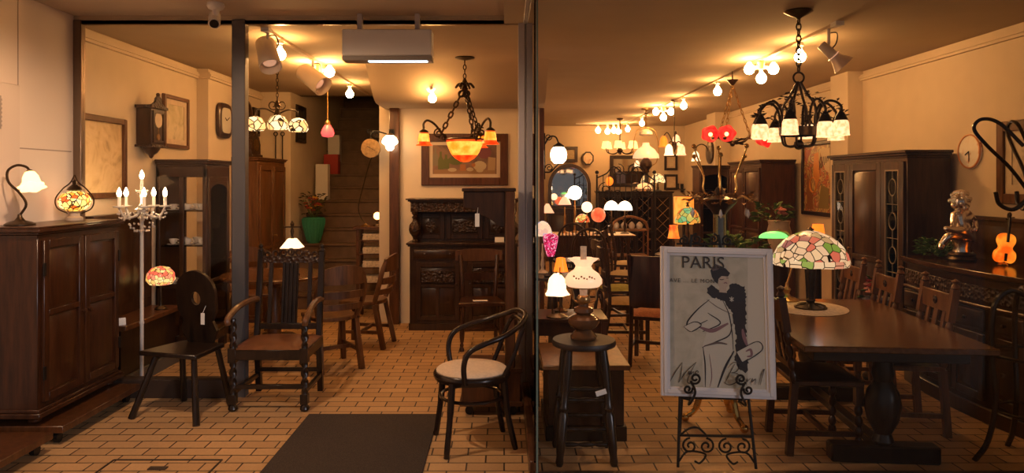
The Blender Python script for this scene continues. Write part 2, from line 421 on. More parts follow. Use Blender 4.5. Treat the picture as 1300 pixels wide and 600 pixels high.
# picture-rail cornices
def cornice(x, sgn, y0, y1): 
    m = MB()
    for a, b, z in ((0, .035, 0), (0, .05, .022), (0, .03, .045)): m.box(x, x+sgn*b, y0, y1, 2.665+z, 2.665+z+.022)
    return m
struct('trim_cornice_left', cornice(XL, 1, GY+.03, 7.38), WALLM)
m = cornice(XL+.12, 1, 7.38, 8.0)
for b, z in ((.035, 0), (.05, .022), (.03, .045)): m.box(XL, XL+.12+b, 7.38-b, 7.38, 2.665+z, 2.665+z+.022)
struct('trim_cornice_pilaster', m, WALLM)
struct('trim_cornice_left_rear', cornice(XL, 1, 8.0, 9.3), WALLM)
struct('trim_cornice_right', cornice(XR, -1, 3.8, 7.55), WALLM)
struct('trim_cornice_right_middle', cornice(XR, -1, 7.95, 12.0), WALLM)
m = MB(); m.box(.5, XR, YB-.04, YB, 2.66, 2.73); struct('trim_cornice_back', m, WALLM)
# shopfront glazing
XP = X(305, GY)
fr = MB(); fr.box(XL, XL+.06, GY-.03, GY+.03, 0, 2.80); fr.box(XL, .19, GY-.02, GY+.02, 2.765, 2.80)
w1 = struct('window_1', fr, BRONZE, bevel=.004)
MB().box(XP-.05, XP+.05, GY-.04, GY+.04, 0, 2.80).build('post', mat('dark_steel', (.13,.125,.13), .35, metal=.5), w1, bevel=.005)
MB().box(XL+.06, XP-.05, GY-.06, GY+.05, 0, .135).build('plinth', PLIN, w1, bevel=.004)
MB().box(XL+.06, XP-.05, GY-.003, GY+.003, .135, 2.765).build('glass_pane', GLASS, w1, smooth=False)
fr = MB(); fr.box(.105, .152, GY-.05, GY+.035, 0, 2.80); fr.box(.152, .195, GY-.03, GY+.035, 0, 2.80); fr.box(.14, .185, GR+.02, GY-.035, 2.765, 2.80)
w2 = struct('window_2', fr, STEEL, bevel=.004)
MB().box(.135, .185, GR+.03, GY-.04, 0, .12).build('sill', WALN, w2, bevel=.004)
MB().box(.158, .166, GR+.01, GY-.04, .12, 2.765).build('glass_pane', GLASS, w2, smooth=False)
fr = MB(); fr.box(.165, XR, GR-.03, GR+.03, 0, .072)
w3 = struct('window_3', fr, BRONZE, bevel=.003)
MB().box(.176, XR, GR-.004, GR+.004, .072, 2.82).build('glass_pane', GLASS, w3, smooth=False)
MB().box(.168, .178, GR-.008, GR+.008, .072, 2.82).build('glass_edge', mat('glass_edge', (.16,.22,.18), .15), w3)
# stairs
m = MB()
for i in range(17):
    y = 8.87+.235*i; z = .19*(i+1); m.box(-2.8, -1.42, y, y+.5, max(0, z-.6), z-.03); m.box(-2.8, -1.42, y-.025, y+.5, z-.03, z)
struct('staircase', m, STAIRM, bevel=.004)
# inspection hatch let into the entrance floor
m = MB(); hx0, hx1 = -2.24, -1.62
m.bar((hx0,3.5,.002),(hx1,3.5,.002),.01,.006); m.bar((hx0,4.07,.002),(hx1,4.07,.002),.01,.006); m.bar((hx0,3.5,.002),(hx0,4.07,.002),.01,.006); m.bar((hx1,3.5,.002),(hx1,4.07,.002),.01,.006)
m.box(-1.98, -1.88, 3.93, 3.97, 0, .006)
struct('trim_floor_hatch', m, PLIN)
o = MB().box(X(392,4.85), X(558,4.85)-.005, 2.9, 4.85, 0, .012).build('door_mat', MATM, bevel=.004); tag(o, 'dark brown rectangular door mat on the tiled entrance floor', 'mat')

# ================================================================== ceiling fittings outside and over the door
t = thing('security_camera', 'white bullet security camera hanging from the soffit near the left window', 'camera', (X(274,4.9), 4.9, 2.83))
MB().lathe([(.055,0),(.06,-.02),(.05,-.04),(.025,-.05),(.02,-.09)], seg=18).build('mount', WHITE, t)
A = Vector((.28,-.75,-.5)).to_track_quat('Z','Y').to_matrix()
MB().lathe([(.035,-.10),(.04,-.09),(.04,.05),(.036,.06)], (-.01,0,-.12), 16, axis=A).build('body', WHITE, t)
MB().lathe([(.03,.058),(.03,.066),(.001,.066)], (-.01,0,-.12), 16, axis=A).build('lens', IRON, t)
x0, x1 = X(434,5.1), X(548,5.1)
t = thing('air_curtain', 'white rectangular air curtain unit hung above the entrance doorway', 'air conditioner', ((x0+x1)/2, 5.12, 2.47))
w = (x1-x0)/2
MB().box(-w, w, -.02, .13, .035, .225).build('casing', WHITE, t, bevel=.008)
MB().box(-w, w, -.015, .125, 0, .035).build('outlet', mat('outlet_grey', (.30,.25,.2), .5), t, bevel=.004)
MB().box(-w*.42, w*.9, -.01, .03, -.008, .0).build('lamp_tube', COOL, t)
for q in (-1,1): MB().box(q*w*.6, q*w*.7, .04, .10, .22, .35).build('bracket', STEEL, t)

for k, (x, y, e, lab) in enumerate(((-1.75, 3.45, 122, 'round recessed downlight in the soffit above the entrance'),)):
    t = thing('recessed_downlight', lab, 'ceiling light', (x, y, 2.83))
    MB().lathe([(.05,-.001),(.085,-.001),(.088,-.008),(.075,-.012),(.055,-.004)], seg=28).build('trim_ring', WHITE, t)
    MB().lathe([(1e-4,-.003),(.05,-.003),(.05,-.0005)], seg=24).build('lamp', emit('downlight_lit', (1,.72,.48), 20), t)
    l = bpy.data.lights.new('downlight_beam', 'SPOT'); l.energy = e; l.color = (1,.66,.41); l.spot_size = R(172); l.spot_blend = .3; l.shadow_soft_size = .05
    lo = bpy.data.objects.new('downlight_beam', l); C.objects.link(lo); lo.location = (0, 0, -.06); lo.parent = t

# ---- tracks and bulbs
def rail(name, label, x, y0, y1):
    t = thing(name, label, 'light track', (x, (y0+y1)/2, ZC)); d = (y1-y0)/2
    MB().box(-.018, .018, -d, d, -.022, 0).build('rail', mat(name+'_paint', (.50,.38,.26), .5), t)
    m = MB(); m.box(-.03, .03, -d-.03, -d+.06, -.03, 0); m.build('end_cap', WHITE, t)
    return t
rail('light_track', 'long ceiling light track running down the right side of the shop', 2.45, 5.2, 14.6)
rail('light_track', 'shorter ceiling light track over the left part behind the doorway', -1.82, 5.42, 9.4)
def bulb_mb(m, c, r=.047): 
    return m.lathe([(.014, r*1.3), (r*.5, r*.95), (r*.86, r*.5), (r,0), (r*.8,-r*.6), (r*.42,-r*.9), (1e-5,-r)], c, 12)
def bulb_lamp(px, Y, label, x=2.45, r=.047, drop=.10):
    t = thing('track_bulb', label, 'light bulb', (x, Y, ZC-.022), group='bare bulbs on the ceiling tracks')
    MB().lathe([(.022,0),(.028,-.012),(.028,-.03),(.02,-.035),(.018,-drop+.045)], seg=12).build('socket', WHITE, t)
    bulb_mb(MB(), (0,0,-drop-.02), r).build('bulb', BULB, t)
    return t
def Yt(px): return 2.45*F/(px-VX)
for px, lab in ((1016,'white globe bulb hanging on the track beside the big chandelier chain'), (911,'single globe bulb on the right track between the triple cluster and next bulb'),
                (868,'single globe bulb on the right track above the coloured glass lamps')):
    bulb_lamp(px, Yt(px), lab)
def triple(px, label, x=2.45, Y=None, n=3):
    Y = Y or Yt(px)
    t = thing('triple_bulb_fitting', label, 'ceiling light', (x, Y, ZC-.022), group='bare bulbs on the ceiling tracks')
    MB().lathe([(.022,0),(.035,-.01),(.035,-.07),(.03,-.08)], seg=12).build('socket_block', mat('yellow_socket', (.75,.50,.18), .5), t)
    for k in range(n):
        a = (-1, 0, 1)[k] if n == 3 else (-1, 1)[k]
        b = MB(); ax = Vector((a*.9, -.1, -.25 if a else -1)).to_track_quat('Z','Y').to_matrix()
        d = ax @ Vector((0,0,1)); c0 = Vector((0,0,-.05))
        MBs = MB().tube([c0+d*.02, c0+d*.075], .017, 8)
        s = MBs.build('socket', WHITE, t)
        bulb_mb(b, c0+d*.12, .05).build('bulb', BULB, t)
    return t
triple(966, 'cluster of three globe bulbs on the right track nearest the chandelier')
triple(842, 'cluster of three globe bulbs on the right track farther down the shop')
for px, lab in ((815,'globe bulb on the right track past the white glass pendant'), (797,'globe bulb far down the right track'),):
    bulb_lamp(px, Yt(px), lab)
rail2 = thing('ceiling_light_bar', 'short ceiling bar of bulbs close to the back wall', 'light track', (1.95, 14.3, ZC))
MB().box(-.5, .35, -.02, .02, -.02, 0).build('rail', WHITE, rail2)
for k, px in enumerate((759, 771, 779, 785)):
    m = MB(); x = X(px, 14.3)-1.95; m.tube([(x,0,-.02),(x,-.03,-.10)], .02, 8); s = m.build('socket', WHITE, rail2)
    bulb_mb(MB(), (x,-.04,-.15-.02*(k % 2)), .055).build('bulb', BULBS, rail2)
# left track
LX = -1.82
def Yl(px): return LX*F/(px-VX)
bulb_lamp(348, 5.76, 'globe bulb on the left track next to the nearest white spotlight', LX)
bulb_lamp(444, Yl(444), 'globe bulb at the far end of the left track before the stairs', LX)
triple(402, 'cluster of three bulbs on the left track above the white spotlight drum', LX, Yl(404))
def spot(loc, aim, label, L=.24, r=.075, ring=True):
    t = thing('spotlight', label, 'spotlight', loc)
    MB().tube([(0,0,0),(0,0,-.12)], .012, 8).build('stem', WHITE, t)
    A = Vector(aim).to_track_quat('Z','Y').to_matrix(); c = Vector((0,0,-.17))
    MB().lathe([(1e-4,-L*.5),(r*.75,-L*.5),(r*.85,-L*.46),(r,L*.5),(r*.93,L*.5),(r*.8,L*.3),(1e-4,L*.28)], c, 20, axis=A).build('housing', mat('spot_white', (.72,.60,.48), .45), t)
    MB().lathe([(.045,L*.285),(.05,L*.31),(.03,L*.34),(1e-4,L*.35)], c, 14, axis=A).build('lamp', emit('spot_off', (.9,.5,.3), .5), t)
    MB().tube(smooth_pts([(0,0,-.03),(.06,0,-.03),(.07,.03,-.1),(.02,.03,-.16)]), .005, 6).build('cable', IRON, t)
    return t
spot((LX, 5.46, ZC-.022), (.35,-.5,-.85), 'white cylinder spotlight nearest the window post on the left track', .27, .085)
spot((LX, 6.75, ZC-.022), (.75,-.35,-.55), 'white drum spotlight on the left track tilted down beside the bulbs', .30, .10)
t = spot((2.45, 5.35, ZC-.022), (.6,-.1,-.6), 'grey spotlight with flared reflector at the near end of the right track', .16, .04)
MB().shell([(.04,.06),(.05,.09),(.085,.15)], Vector((0,0,-.17)), 20, axis=Vector((.6,-.1,-.6)).to_track_quat('Z','Y').to_matrix()).build('reflector', mat('reflector', (.75,.6,.5), .3, metal=.4), t)
# small fitting on the bulkhead
t = thing('ceiling_lamp', 'small ceiling fitting with one bright bulb on the bulkhead beside the chandelier', 'ceiling light', (X(548,7.3), 7.22, 2.55))
MB().lathe([(.05,0),(.05,.02),(.02,.03)], seg=14, axis=Matrix.Rotation(R(90), 3, 'X')).build('mount', WHITE, t)
m = MB(); m.tube([(0,-.02,0),(.025,-.09,-.04)], .015, 8); m.build('arm', WHITE, t)
bulb_mb(MB(), (.025,-.10,-.12), .042).build('bulb', BULB, t)
# ================================================================== cabinet kit (front faces local -y)
def door_part(parent, x0, x1, z0, z1, y, m, panels=1, kind='panel', name='door', knob=None, km=None, stile=.05, inner=None, hinges=False):
    """a framed door; panels = list of height fractions or a count; kind panel / glass / lead"""
    b = MB(); t = .022
    b.frame(x0, x1, z0, z1, y-t, y, stile)
    fr = panels if isinstance(panels, (list, tuple)) else [1/panels]*panels
    zz = z0+stile; hh = (z1-z0-2*stile); spans = []
    for i, f in enumerate(fr):
        za, zb = zz, zz + hh*f
        if i < len(fr)-1: b.box(x0+stile, x1-stile, y-t, y, zb-stile*.35, zb+stile*.35); zb -= stile*.35
        if i > 0: za += stile*.35
        spans.append((za, zb)); zz += hh*f
    if kind == 'panel':
        for za, zb in spans:
            b.box(x0+stile, x1-stile, y-.006, y, za, zb); b.frustum(x0+stile+.012, x1-stile-.012, za+.012, zb-.012, y-.006, .012, min(.022, (x1-x0-2*stile)*.2))
    d = b.build(name, m, parent, bevel=.003)
    if kind in ('glass', 'lead', 'arch'):
        g = MB()
        for za, zb in spans: g.box(x0+stile, x1-stile, y-.012, y-.009, za, zb)
        g.build('glass_pane', DGLASS if kind != 'glass' else GLASS, d, smooth=False)
        if kind == 'arch':
            za, zb = spans[-1]; xm = (x0+x1)/2; w = (x1-x0)/2-stile
            poly = [(x0+stile, zb), (x0+stile, zb-.09)] + [(xm+w*math.cos(t), zb-.09+.07*math.sin(t)) for t in [PI-PI*k/12 for k in range(13)]] + [(x1-stile, zb)]
            Mx = Matrix.Translation((0, y-.002, 0)) @ Matrix.Rotation(R(90), 4, 'X')
            MB().prism(poly, Mx, .018).build('arched_rail', m, d)
        if kind == 'lead':
            c = MB(); za, zb = spans[0]; w = x1-x0-2*stile; xm = (x0+x1)/2; n = 5
            for k in range(n+1):
                zc = za+(zb-za)*k/n; c.tube([(x0+stile, y-.014, zc), (x1-stile, y-.014, zc)], .004, 5)
            for k in range(n):
                zc = za+(zb-za)*(k+.5)/n; c.torus((xm, y-.014, zc), w*.28, .004, 14, Matrix.Rotation(R(90), 3, 'X'), ts=5, sy=1.3)
                h = (zb-za)/n
                c.tube([(xm, y-.014, zc-h/2), (xm, y-.014, zc-w*.36)], .004, 5); c.tube([(xm, y-.014, zc+w*.36), (xm, y-.014, zc+h/2)], .004, 5)
            c.frame(x0+stile-.006, x1-stile+.006, za-.006, zb+.006, y-.024, y-.010, .012)
            c.build('lead_cames', mat('lead', (.30,.25,.18), .4, metal=.6), d)
    if knob:
        MB().lathe([(.006,0),(.006,.012),(.015,.02),(.014,.03),(1e-4,.034)], (knob[0], y-t, knob[1]), 12, axis=Matrix.Rotation(R(90), 3, 'X')).build('knob', km or m, d)
    if hinges:
        hx = x0 if hinges == 'l' else x1
        for hz in (z0+(z1-z0)*.18, z0+(z1-z0)*.82):
            MB().box(hx-.012, hx+.012, y-t-.006, y-t+.001, hz-.04, hz+.04).build('hinge', IRON, d)
    return d
def drawer_part(parent, x0, x1, z0, z1, y, m, knobs=1, km=None, carved=False):
    b = MB(); b.box(x0, x1, y-.016, y, z0, z1); b.frustum(x0+.012, x1-.012, z0+.012, z1-.012, y-.016, .008, .012)
    d = b.build('drawer', CARV if carved else m, parent, bevel=.003)
    for k in range(knobs):
        kx = x0+(x1-x0)*(k+.5)/knobs if knobs > 1 else (x0+x1)/2
        MB().lathe([(.006,0),(.006,.01),(.014,.018),(.013,.028),(1e-4,.032)], (kx, y-.022, (z0+z1)/2), 12, axis=Matrix.Rotation(R(90), 3, 'X')).build('knob', km or m, d)
    return d
def carcass(parent, w, d, z0, z1, m, hollow=False, name='carcass', t=.022):
    b = MB()
    if not hollow: b.box(-w/2, w/2, -d/2, d/2, z0, z1)
    else:
        b.box(-w/2, -w/2+t, -d/2, d/2, z0, z1); b.box(w/2-t, w/2, -d/2, d/2, z0, z1)
        b.box(-w/2+t, w/2-t, d/2-t, d/2, z0, z1); b.box(-w/2+t, w/2-t, -d/2, d/2-t, z0, z0+t); b.box(-w/2+t, w/2-t, -d/2, d/2-t, z1-t, z1)
    return b.build(name, m, parent, bevel=.004)
def mould(parent, w, d, z, m, steps=((.0,.02),(.018,.02),(.03,.015)), name='cornice'):
    b = MB(); zz = z
    for e, h in steps: b.box(-w/2-e, w/2+e, -d/2-e, d/2, zz, zz+h); zz += h
    return b.build(name, m, parent, bevel=.004)
def feet(parent, w, d, h, m, kind='bun', name='foot', ins=.05):
    for sx in (-1, 1):
        for sy in (-1, 1):
            b = MB(); c = (sx*(w/2-ins), sy*(d/2-ins), 0)
            if kind == 'bun': b.lathe([(.022,0),(.04,h*.3),(.04,h*.55),(.025,h*.85),(.03,h)], c, 14)
            elif kind == 'castor':
                b.lathe([(1e-4,-.014),(h*.42,-.014),(h*.42,.014),(1e-4,.014)], (c[0], c[1], h*.42), 14, axis=Matrix.Rotation(R(90), 3, 'X')); b.box(c[0]-.012, c[0]+.012, c[1]-.018, c[1]+.018, h*.6, h)
            else: b.box(c[0]-.03, c[0]+.03, c[1]-.03, c[1]+.03, 0, h)
            b.build(name, m, parent)

# ================================================================== lamp kit
def lamp(name, label, loc, base, bm, shade, sm, cat='lamp', seg=20, ruff=0, nr=8, shade_seg=None, group=None, finial=None, phase=0, bname='base'):
    t = thing(name, label, cat, loc, 0, group)
    MB().lathe(base, seg=seg).build(bname, bm, t)
    ss = shade_seg or max(seg, 24)
    MB().shell(shade, seg=ss, ruff=ruff, nr=nr, phase=phase).build('lamp_shade', sm, t, smooth=ss > 6)
    if finial: MB().lathe(finial, seg=10).build('finial', bm, t)
    return t
def stem_base(r, h, bulge=.35):
    return [(r,0),(r,.008),(r*.8,.018),(r*.35,.03),(r*.22,.05),(r*bulge,h*.3),(r*.2,h*.5),(r*.26,h*.65),(r*.16,h*.75),(r*.16,h)]
def dome(r, z0, z1, rim=.0):
    return [(r*math.cos(a*PI/2/8) if a else r, z0+(z1-z0)*math.sin(a*PI/2/8)) for a in range(0, 8)] + [(r*.12, z1)]
def tulip(r, z0, z1):      # opens downwards, flared rim
    h = z1-z0; return [(r*1.12,z0,1),(r*.98,z0+h*.1,.6),(r*.86,z0+h*.25),(r*.84,z0+h*.5),(r*.72,z0+h*.75),(r*.4,z0+h*.93),(r*.2,z1)]
def globe(r, zc, sq=1): return [(r*math.sin(PI*(i+.15)/12.3), zc-r*sq*math.cos(PI*(i+.15)/12.3)) for i in range(13)]

# ================================================================== left: outside the glass
for k, (y0, y1, lab) in enumerate(((4.29, 5.2, 'long low wooden platform on castors under the panelled oak cupboard'), (3.25, 4.2, 'low wooden platform on castors nearest the viewer at far left'))):
    t = thing('castor_platform', lab, 'platform', (-2.93, (y0+y1)/2, 0), 90, 'low wooden platforms on castors')
    MB().box(-(y1-y0)/2, (y1-y0)/2, -.26, .25, .075, .118).build('board', WALN, t, bevel=.004)
    feet(t, y1-y0, .5, .075, IRON, 'castor', 'castor', .06)
t = thing('panelled_cupboard', 'two-door panelled oak cupboard carrying the gooseneck and mosaic lamps', 'cupboard', (-3.01, 4.755, .119), 90)
w, d = .90, .355
carcass(t, w, d, .07, 1.155, MAHO)
mould(t, w, d, 1.155, MAHO, ((.012,.015),(.03,.022),(.02,.012)), 'top')
mould(t, w, d, .045, MAHO, ((.03,.03),(.015,.02)), 'plinth')
feet(t, w, d, .045, MAHO)
for s in (-1, 1): door_part(t, min(s*.01, s*.42), max(s*.01, s*.42), .13, 1.12, -d/2, MAHO, [.55,.45], knob=(s*.035, .62), hinges='l' if s < 0 else 'r')
# gooseneck lamp
t = thing('gooseneck_lamp', 'bronze gooseneck lamp with frosted flower shade on the left cupboard', 'lamp', (-3.04, 4.45, 1.325))
MB().lathe([(.085,0),(.085,.008),(.07,.018),(.03,.03),(.015,.05),(.011,.07)], seg=20).build('base', DBRZ, t)
MB().tube(smooth_pts([(0,0,.06),(.04,0,.13),(.0,0,.20),(-.07,0,.27),(-.075,0,.34),(-.02,0,.375),(.04,0,.365),(.065,0,.335)]), .008, 8).build('neck', DBRZ, t)
A = Vector((.35,-.3,-.9)).to_track_quat('Z','Y').to_matrix()
s = MB().lathe([(.014,0),(.026,.015),(.03,.035)], (.06,0,.345), 14, axis=A).build('fitter', DBRZ, t)
MB().shell([(.03,.02),(.045,.05),(.05,.085),(.062,.11,.6),(.075,.12,1)], (.06,0,.345), 24, axis=A, ruff=.12, nr=6).build('lamp_shade', emit('frosted_flower', (1,.55,.24), 3.0), t)
# turkish mosaic lamp
t = thing('mosaic_lamp', 'orange mosaic glass globe lamp in a teardrop wire hoop on the left cupboard', 'lamp', (-3.03, 5.0, 1.325))
MB().lathe([(.055,0),(.055,.02),(.035,.03),(.03,.055),(.045,.065)], seg=16).build('base', CREAMC, t)
MB().lathe(globe(.105, .135, .72), seg=24).build('globe', MOSA, t)
MB().lathe([(.03,.205),(.05,.215),(.035,.235),(.012,.255),(.016,.275),(1e-4,.29)], seg=14).build('cap', DBRZ, t)
for s in (-1, 1): MB().tube(smooth_pts([(s*.05,0,.05),(s*.12,0,.085),(s*.135,0,.15),(s*.085,0,.22),(s*.03,0,.265),(0,0,.32)]), .005, 6).build('wire_hoop', DBRZ, t)
# stick chair
t = thing('carved_stick_chair', 'dark peasant chair with round-topped pierced back and four splayed stick legs', 'chair', (-2.2, 4.93, 0), -16)
seat = [(-.23,-.2),(.23,-.2),(.17,.17),(-.17,.17)]
MB().prism(seat, Matrix.Translation((0,0,.42)), .032).build('seat', BLK, t, bevel=.006)
for sx, sy in ((-1,-1),(1,-1),(-1,1),(1,1)):
    MB().tube([(sx*.15, sy*.12, .42), (sx*(.26 if sy < 0 else .20), sy*(.23 if sy < 0 else .20), 0)], [.019,.023], 8).build('leg', BLK, t)
b = MB(); Mx = Matrix.Translation((0,.15,.45)) @ Matrix.Rotation(R(98), 4, 'X')
out = [(-.10,0),(-.15,.10),(-.12,.17),(-.16,.24)] + [(.165*math.cos(a), .36+.17*math.sin(a)) for a in [PI-PI*k/16 for k in range(17)]] + [(.16,.24),(.12,.17),(.15,.10),(.10,0)]
hole = [(.042*math.cos(a), .33+.05*math.sin(a)) for a in [2*PI*k/16 for k in range(16)]]
# back board in two halves round the hole
L_ = [p for p in out if p[0] <= 0] + [(0,.53)]
half = lambda s: [(s*-.10,0),(s*-.15,.10),(s*-.12,.17),(s*-.16,.24)] + [(s*.165*math.cos(a), .36+.17*math.sin(a)) for a in [PI-PI/2*k/8 for k in range(9)]] + [(0,.38)] + [(s*-.04*math.sin(PI*k/8), .33+.05*math.cos(PI*k/8)) for k in range(1, 8)] + [(0,.28),(0,0)]
for s in (1, -1): b.prism(half(s) if s > 0 else half(s)[::-1], Mx, .026)
b.build('backrest', BLK, t)
tg = MB(); tg.box(.07, .10, .045, .048, .60, .68); tg.tube([(.085,.047,.68),(.10,.06,.73)], .0015, 4); tg.build('price_tag', PAPER, t)
# barley twist armchair
t = thing('barley_twist_armchair', 'tall-backed barley twist armchair with tan leather seat in the doorway', 'armchair', (-1.64, 5.16, 0), 0)
for sx in (-1, 1):
    b = MB(); x = sx*.25; y = -.22
    b.lathe([(.02,0),(.034,.015),(.03,.035),(.018,.05)], (x,y,0), 12); b.box(x-.026,x+.026,y-.026,y+.026,.05,.12); b.turned((x,y,.12),(x,y,.34),.026,'twist'); b.box(x-.028,x+.028,y-.028,y+.028,.34,.44); b.turned((x,y,.44),(x,y,.64),.026,'twist')
    b.build('leg', BLK, t, bevel=.002)
    b = MB(); x = sx*.235; y = .22
    b.bar((x,y+.05,0),(x,y,.42),.042,.042); b.bar((x,y,.42),(x,y+.09,1.06),.042,.036); b.lathe([(.02,0),(.026,.012),(.012,.026),(.02,.045),(1e-4,.065)], (x,y+.09,1.06), 10)
    b.build('leg', BLK, t, bevel=.003)
    b = MB(); xs = sx*.25
    pts = smooth_pts([(xs*.95,.28,.70),(xs,.10,.715),(xs*1.05,-.10,.70),(xs*1.08,-.22,.665),(xs*1.08,-.27,.64),(xs*1.06,-.265,.61)])
    b.tube(pts, .022, 8); b.build('arm', OAK, t)
b = MB(); b.box(-.23,.23,-.245,-.20,.36,.43); b.box(-.23,.23,.20,.24,.36,.43); b.box(-.27,-.235,-.2,.2,.36,.43); b.box(.235,.27,-.2,.2,.36,.43); b.build('seat_rail', BLK, t, bevel=.003)
vs = []; n = 12
b = MB()
for j in range(n+1):
    for i in range(n+1):
        u, v = i/n*2-1, j/n*2-1; q = (1-u**4)*(1-v**4); vs.append((u*.262, v*.245, .432+.03*q))
b.add(vs, [(j*(n+1)+i, j*(n+1)+i+1, (j+1)*(n+1)+i+1, (j+1)*(n+1)+i) for j in range(n) for i in range(n)]); b.box(-.258,.258,-.24,.24,.42,.433); b.build('leather_seat', LEATH, t)
b = MB()
b.turned((-.24,-.22,.155),(.24,-.22,.155),.02,'twist') if False else b.bar((-.24,-.22,.17),(.24,-.22,.17),.026,.03); b.bar((-.24,.24,.17),(.24,.24,.17),.026,.03)
for sx in (-1, 1): b.bar((sx*.245,-.22,.13),(sx*.238,.25,.13),.026,.03)
b.build('stretcher', BLK, t, bevel=.002)
for z, y in ((.50,.235),):
    MB().bar((-.22,y,z),(.22,y,z),.03,.045).build('back_rail', BLK, t, bevel=.003)
b = MB(); b.bar((-.22,.30,1.0),(.22,.30,1.0),.03,.05)
for k in range(7):
    cx = -.18+.06*k; b.torus((cx,.30,1.045+.012*math.cos(PI*(k-3)/3.5)), .022, .009, 12, Matrix.Rotation(R(90), 3, 'X'))
b.build('crest_rail', CARV, t)
for k, x in enumerate((-.15,-.055,-.02,.02,.055,.15)):
    if k in (1,2,3,4): continue
    MB().bar((x,.24,.51),(x,.30,.99),.03,.02).build('splat', BLK, t, bevel=.002)
b = MB(); b.bar((0,.24,.51),(0,.30,.99),.12,.02)
for x in (-.045,-.015,.015,.045): b.tube([(x,.235-.004,.53),(x,.292-.004,.97)], .011, 6)
b.build('carved_splat', BLK, t)

# ================================================================== left: behind the glass
# settle along the left wall
t = thing('monks_settle', 'long dark settle bench with tall panelled back along the left wall', 'bench', (-3.02, 5.85, 0), 90)
MB().box(-.47,.47,-.15,.16,.46,.50).build('seat', WALN, t, bevel=.005)
b = MB(); b.box(-.47,.47,.12,.17,.5,1.30); 
for k in range(3): b.frustum(-.44+.30*k, -.16+.30*k, .58, 1.2, .12, .012, .03)
b.build('backrest', DARK, t, bevel=.003); MB().box(-.49,.49,.08,.175,1.30,1.335).build('top_rail', DARK, t, bevel=.004)
MB().box(-.45,.45,-.10,.15,.10,.46).build('box_base', BLK, t); MB().box(-.46,.46,-.13,.15,0,.10).build('plinth', mat('grey_plinth', (.10,.09,.08), .6), t)
o = MB().box(-.035,.035,-.003,.003,0,.055).build('price_card', PAPER); o.location = (-2.93, 5.42, .50); o.rotation_euler = (R(-15),0,R(40)); tag(o, 'white price card on the seat of the dark settle', 'card')
# crystal candelabra floor lamp
t = thing('crystal_candelabra', 'white standing candelabra lamp with candle bulbs and crystal drops', 'floor lamp', (X(180,5.46), 5.46, 0))
MB().lathe([(.085,0),(.085,.012),(.05,.022),(.02,.04),(.014,.07),(.014,.5),(.019,.51),(.014,.53),(.014,1.3),(.03,1.32),(.016,1.34),(.016,1.36)], seg=14).build('pole', mat('white_pole', (.72,.66,.60), .3), t)
MB().lathe([(.012,1.34),(.035,1.37),(.055,1.385),(.03,1.40),(.014,1.43),(.014,1.50),(.05,1.51),(.012,1.52)], seg=16).build('glass_column', CRYS, t)
def candle(par, c, h=.10):
    k = MB().lathe([(.012,0),(.04,.004),(.045,.014),(.014,.012),(.0125,.02),(.0125,h)], c, 14).build('candle_tube', WHITE, par)
    MB().lathe([(.010,0),(.017,.018),(.015,.035),(.006,.058),(1e-4,.07)], (c[0],c[1],c[2]+h), 10).build('bulb', CANDLE, par)
candle(t, (0,0,1.52), .10)
for k in range(5):
    a = 2*PI*k/5 + .25; ca, sa = math.cos(a), math.sin(a); r = .165
    ar = MB().tube(smooth_pts([(0,0,1.38),(ca*.06,sa*.06,1.33),(ca*.125,sa*.125,1.33),(ca*r,sa*r,1.40)]), .009, 7).build('arm', CRYS, t)
    candle(ar, (ca*r,sa*r,1.40), .085)
    b = MB()
    for q in range(5): b.sphere((ca*r*(.5+.14*q), sa*r*(.5+.14*q), 1.355-.012*q*(4-q)), .009, 6, 4)
    for dz in range(3): b.sphere((ca*r, sa*r, 1.375-.024*dz), .008, 6, 4)
    for da in (-.35,-.17,.17,.35): b.sphere((math.cos(a+da)*r*.8, math.sin(a+da)*r*.8, 1.30+abs(da)*.12), .010, 6, 4)
    b.build('crystal_drops', CRYS, ar)
b = MB()
for k in range(14):
    a = 2*PI*k/14; b.sphere((math.cos(a)*.085, math.sin(a)*.085, 1.26+.018*math.cos(a*5)), .010, 6, 4)
    b.sphere((math.cos(a)*.05, math.sin(a)*.05, 1.22), .009, 6, 4)
b.build('crystal_basket', CRYS, t)
# flower glass lamp on the settle
t = lamp('flower_lamp', 'small pink and yellow glass flower lamp behind the stick chair', (-2.955, 6.1, .502), stem_base(.05,.25), DBRZ, [(.03,.205),(.09,.215),(.118,.255),(.11,.31),(.07,.355),(.01,.37)], FLOWG, shade_seg=20)
# pictures and clocks on the left wall (front faces local -y)
def framed(name, label, loc, rz, w, h, fw, fm, pm, cat='picture', depth=.03, mount=0, mm=None, group=None, glaze=True):
    t = thing(name, label, cat, loc, rz, group)          # loc: centre, back of the frame on the wall
    b = MB(); b.frame(-w/2, w/2, -h/2, h/2, -depth, 0, fw); b.frame(-w/2-.004, w/2+.004, -h/2-.004, h/2+.004, -depth*.6, 0, fw*.45); b.build('frame', fm, t, bevel=.004)
    if mount: MB().frame(-w/2+fw, w/2-fw, -h/2+fw, h/2-fw, -.012, -.004, mount).build('mount', mm or CREAMC, t)
    MB().box(-w/2+fw*.9, w/2-fw*.9, -.006, -.002, -h/2+fw*.9, h/2-fw*.9).build('picture', pm, t, smooth=False)
    return t
MAP = picture('antique_map', [(.30,.20,.09),(.52,.36,.18),(.60,.43,.23),(.46,.30,.14)], 3.2, 2.5, 6)
framed('framed_map', 'large framed antique map on the left wall above the low cupboard', (XL+.005, 5.63, 1.79), 90, .66, .65, .045, WALN, MAP)
t = framed('framed_print', 'pale framed print on the left wall beside the hanging pendulum clock', (XL+.005, 6.88, 2.17), 90, .52, .50, .035, OAK, picture('garden_print', [(.30,.27,.16),(.50,.42,.26),(.62,.52,.36),(.35,.30,.2)], 5, 1, 5), mount=.05)
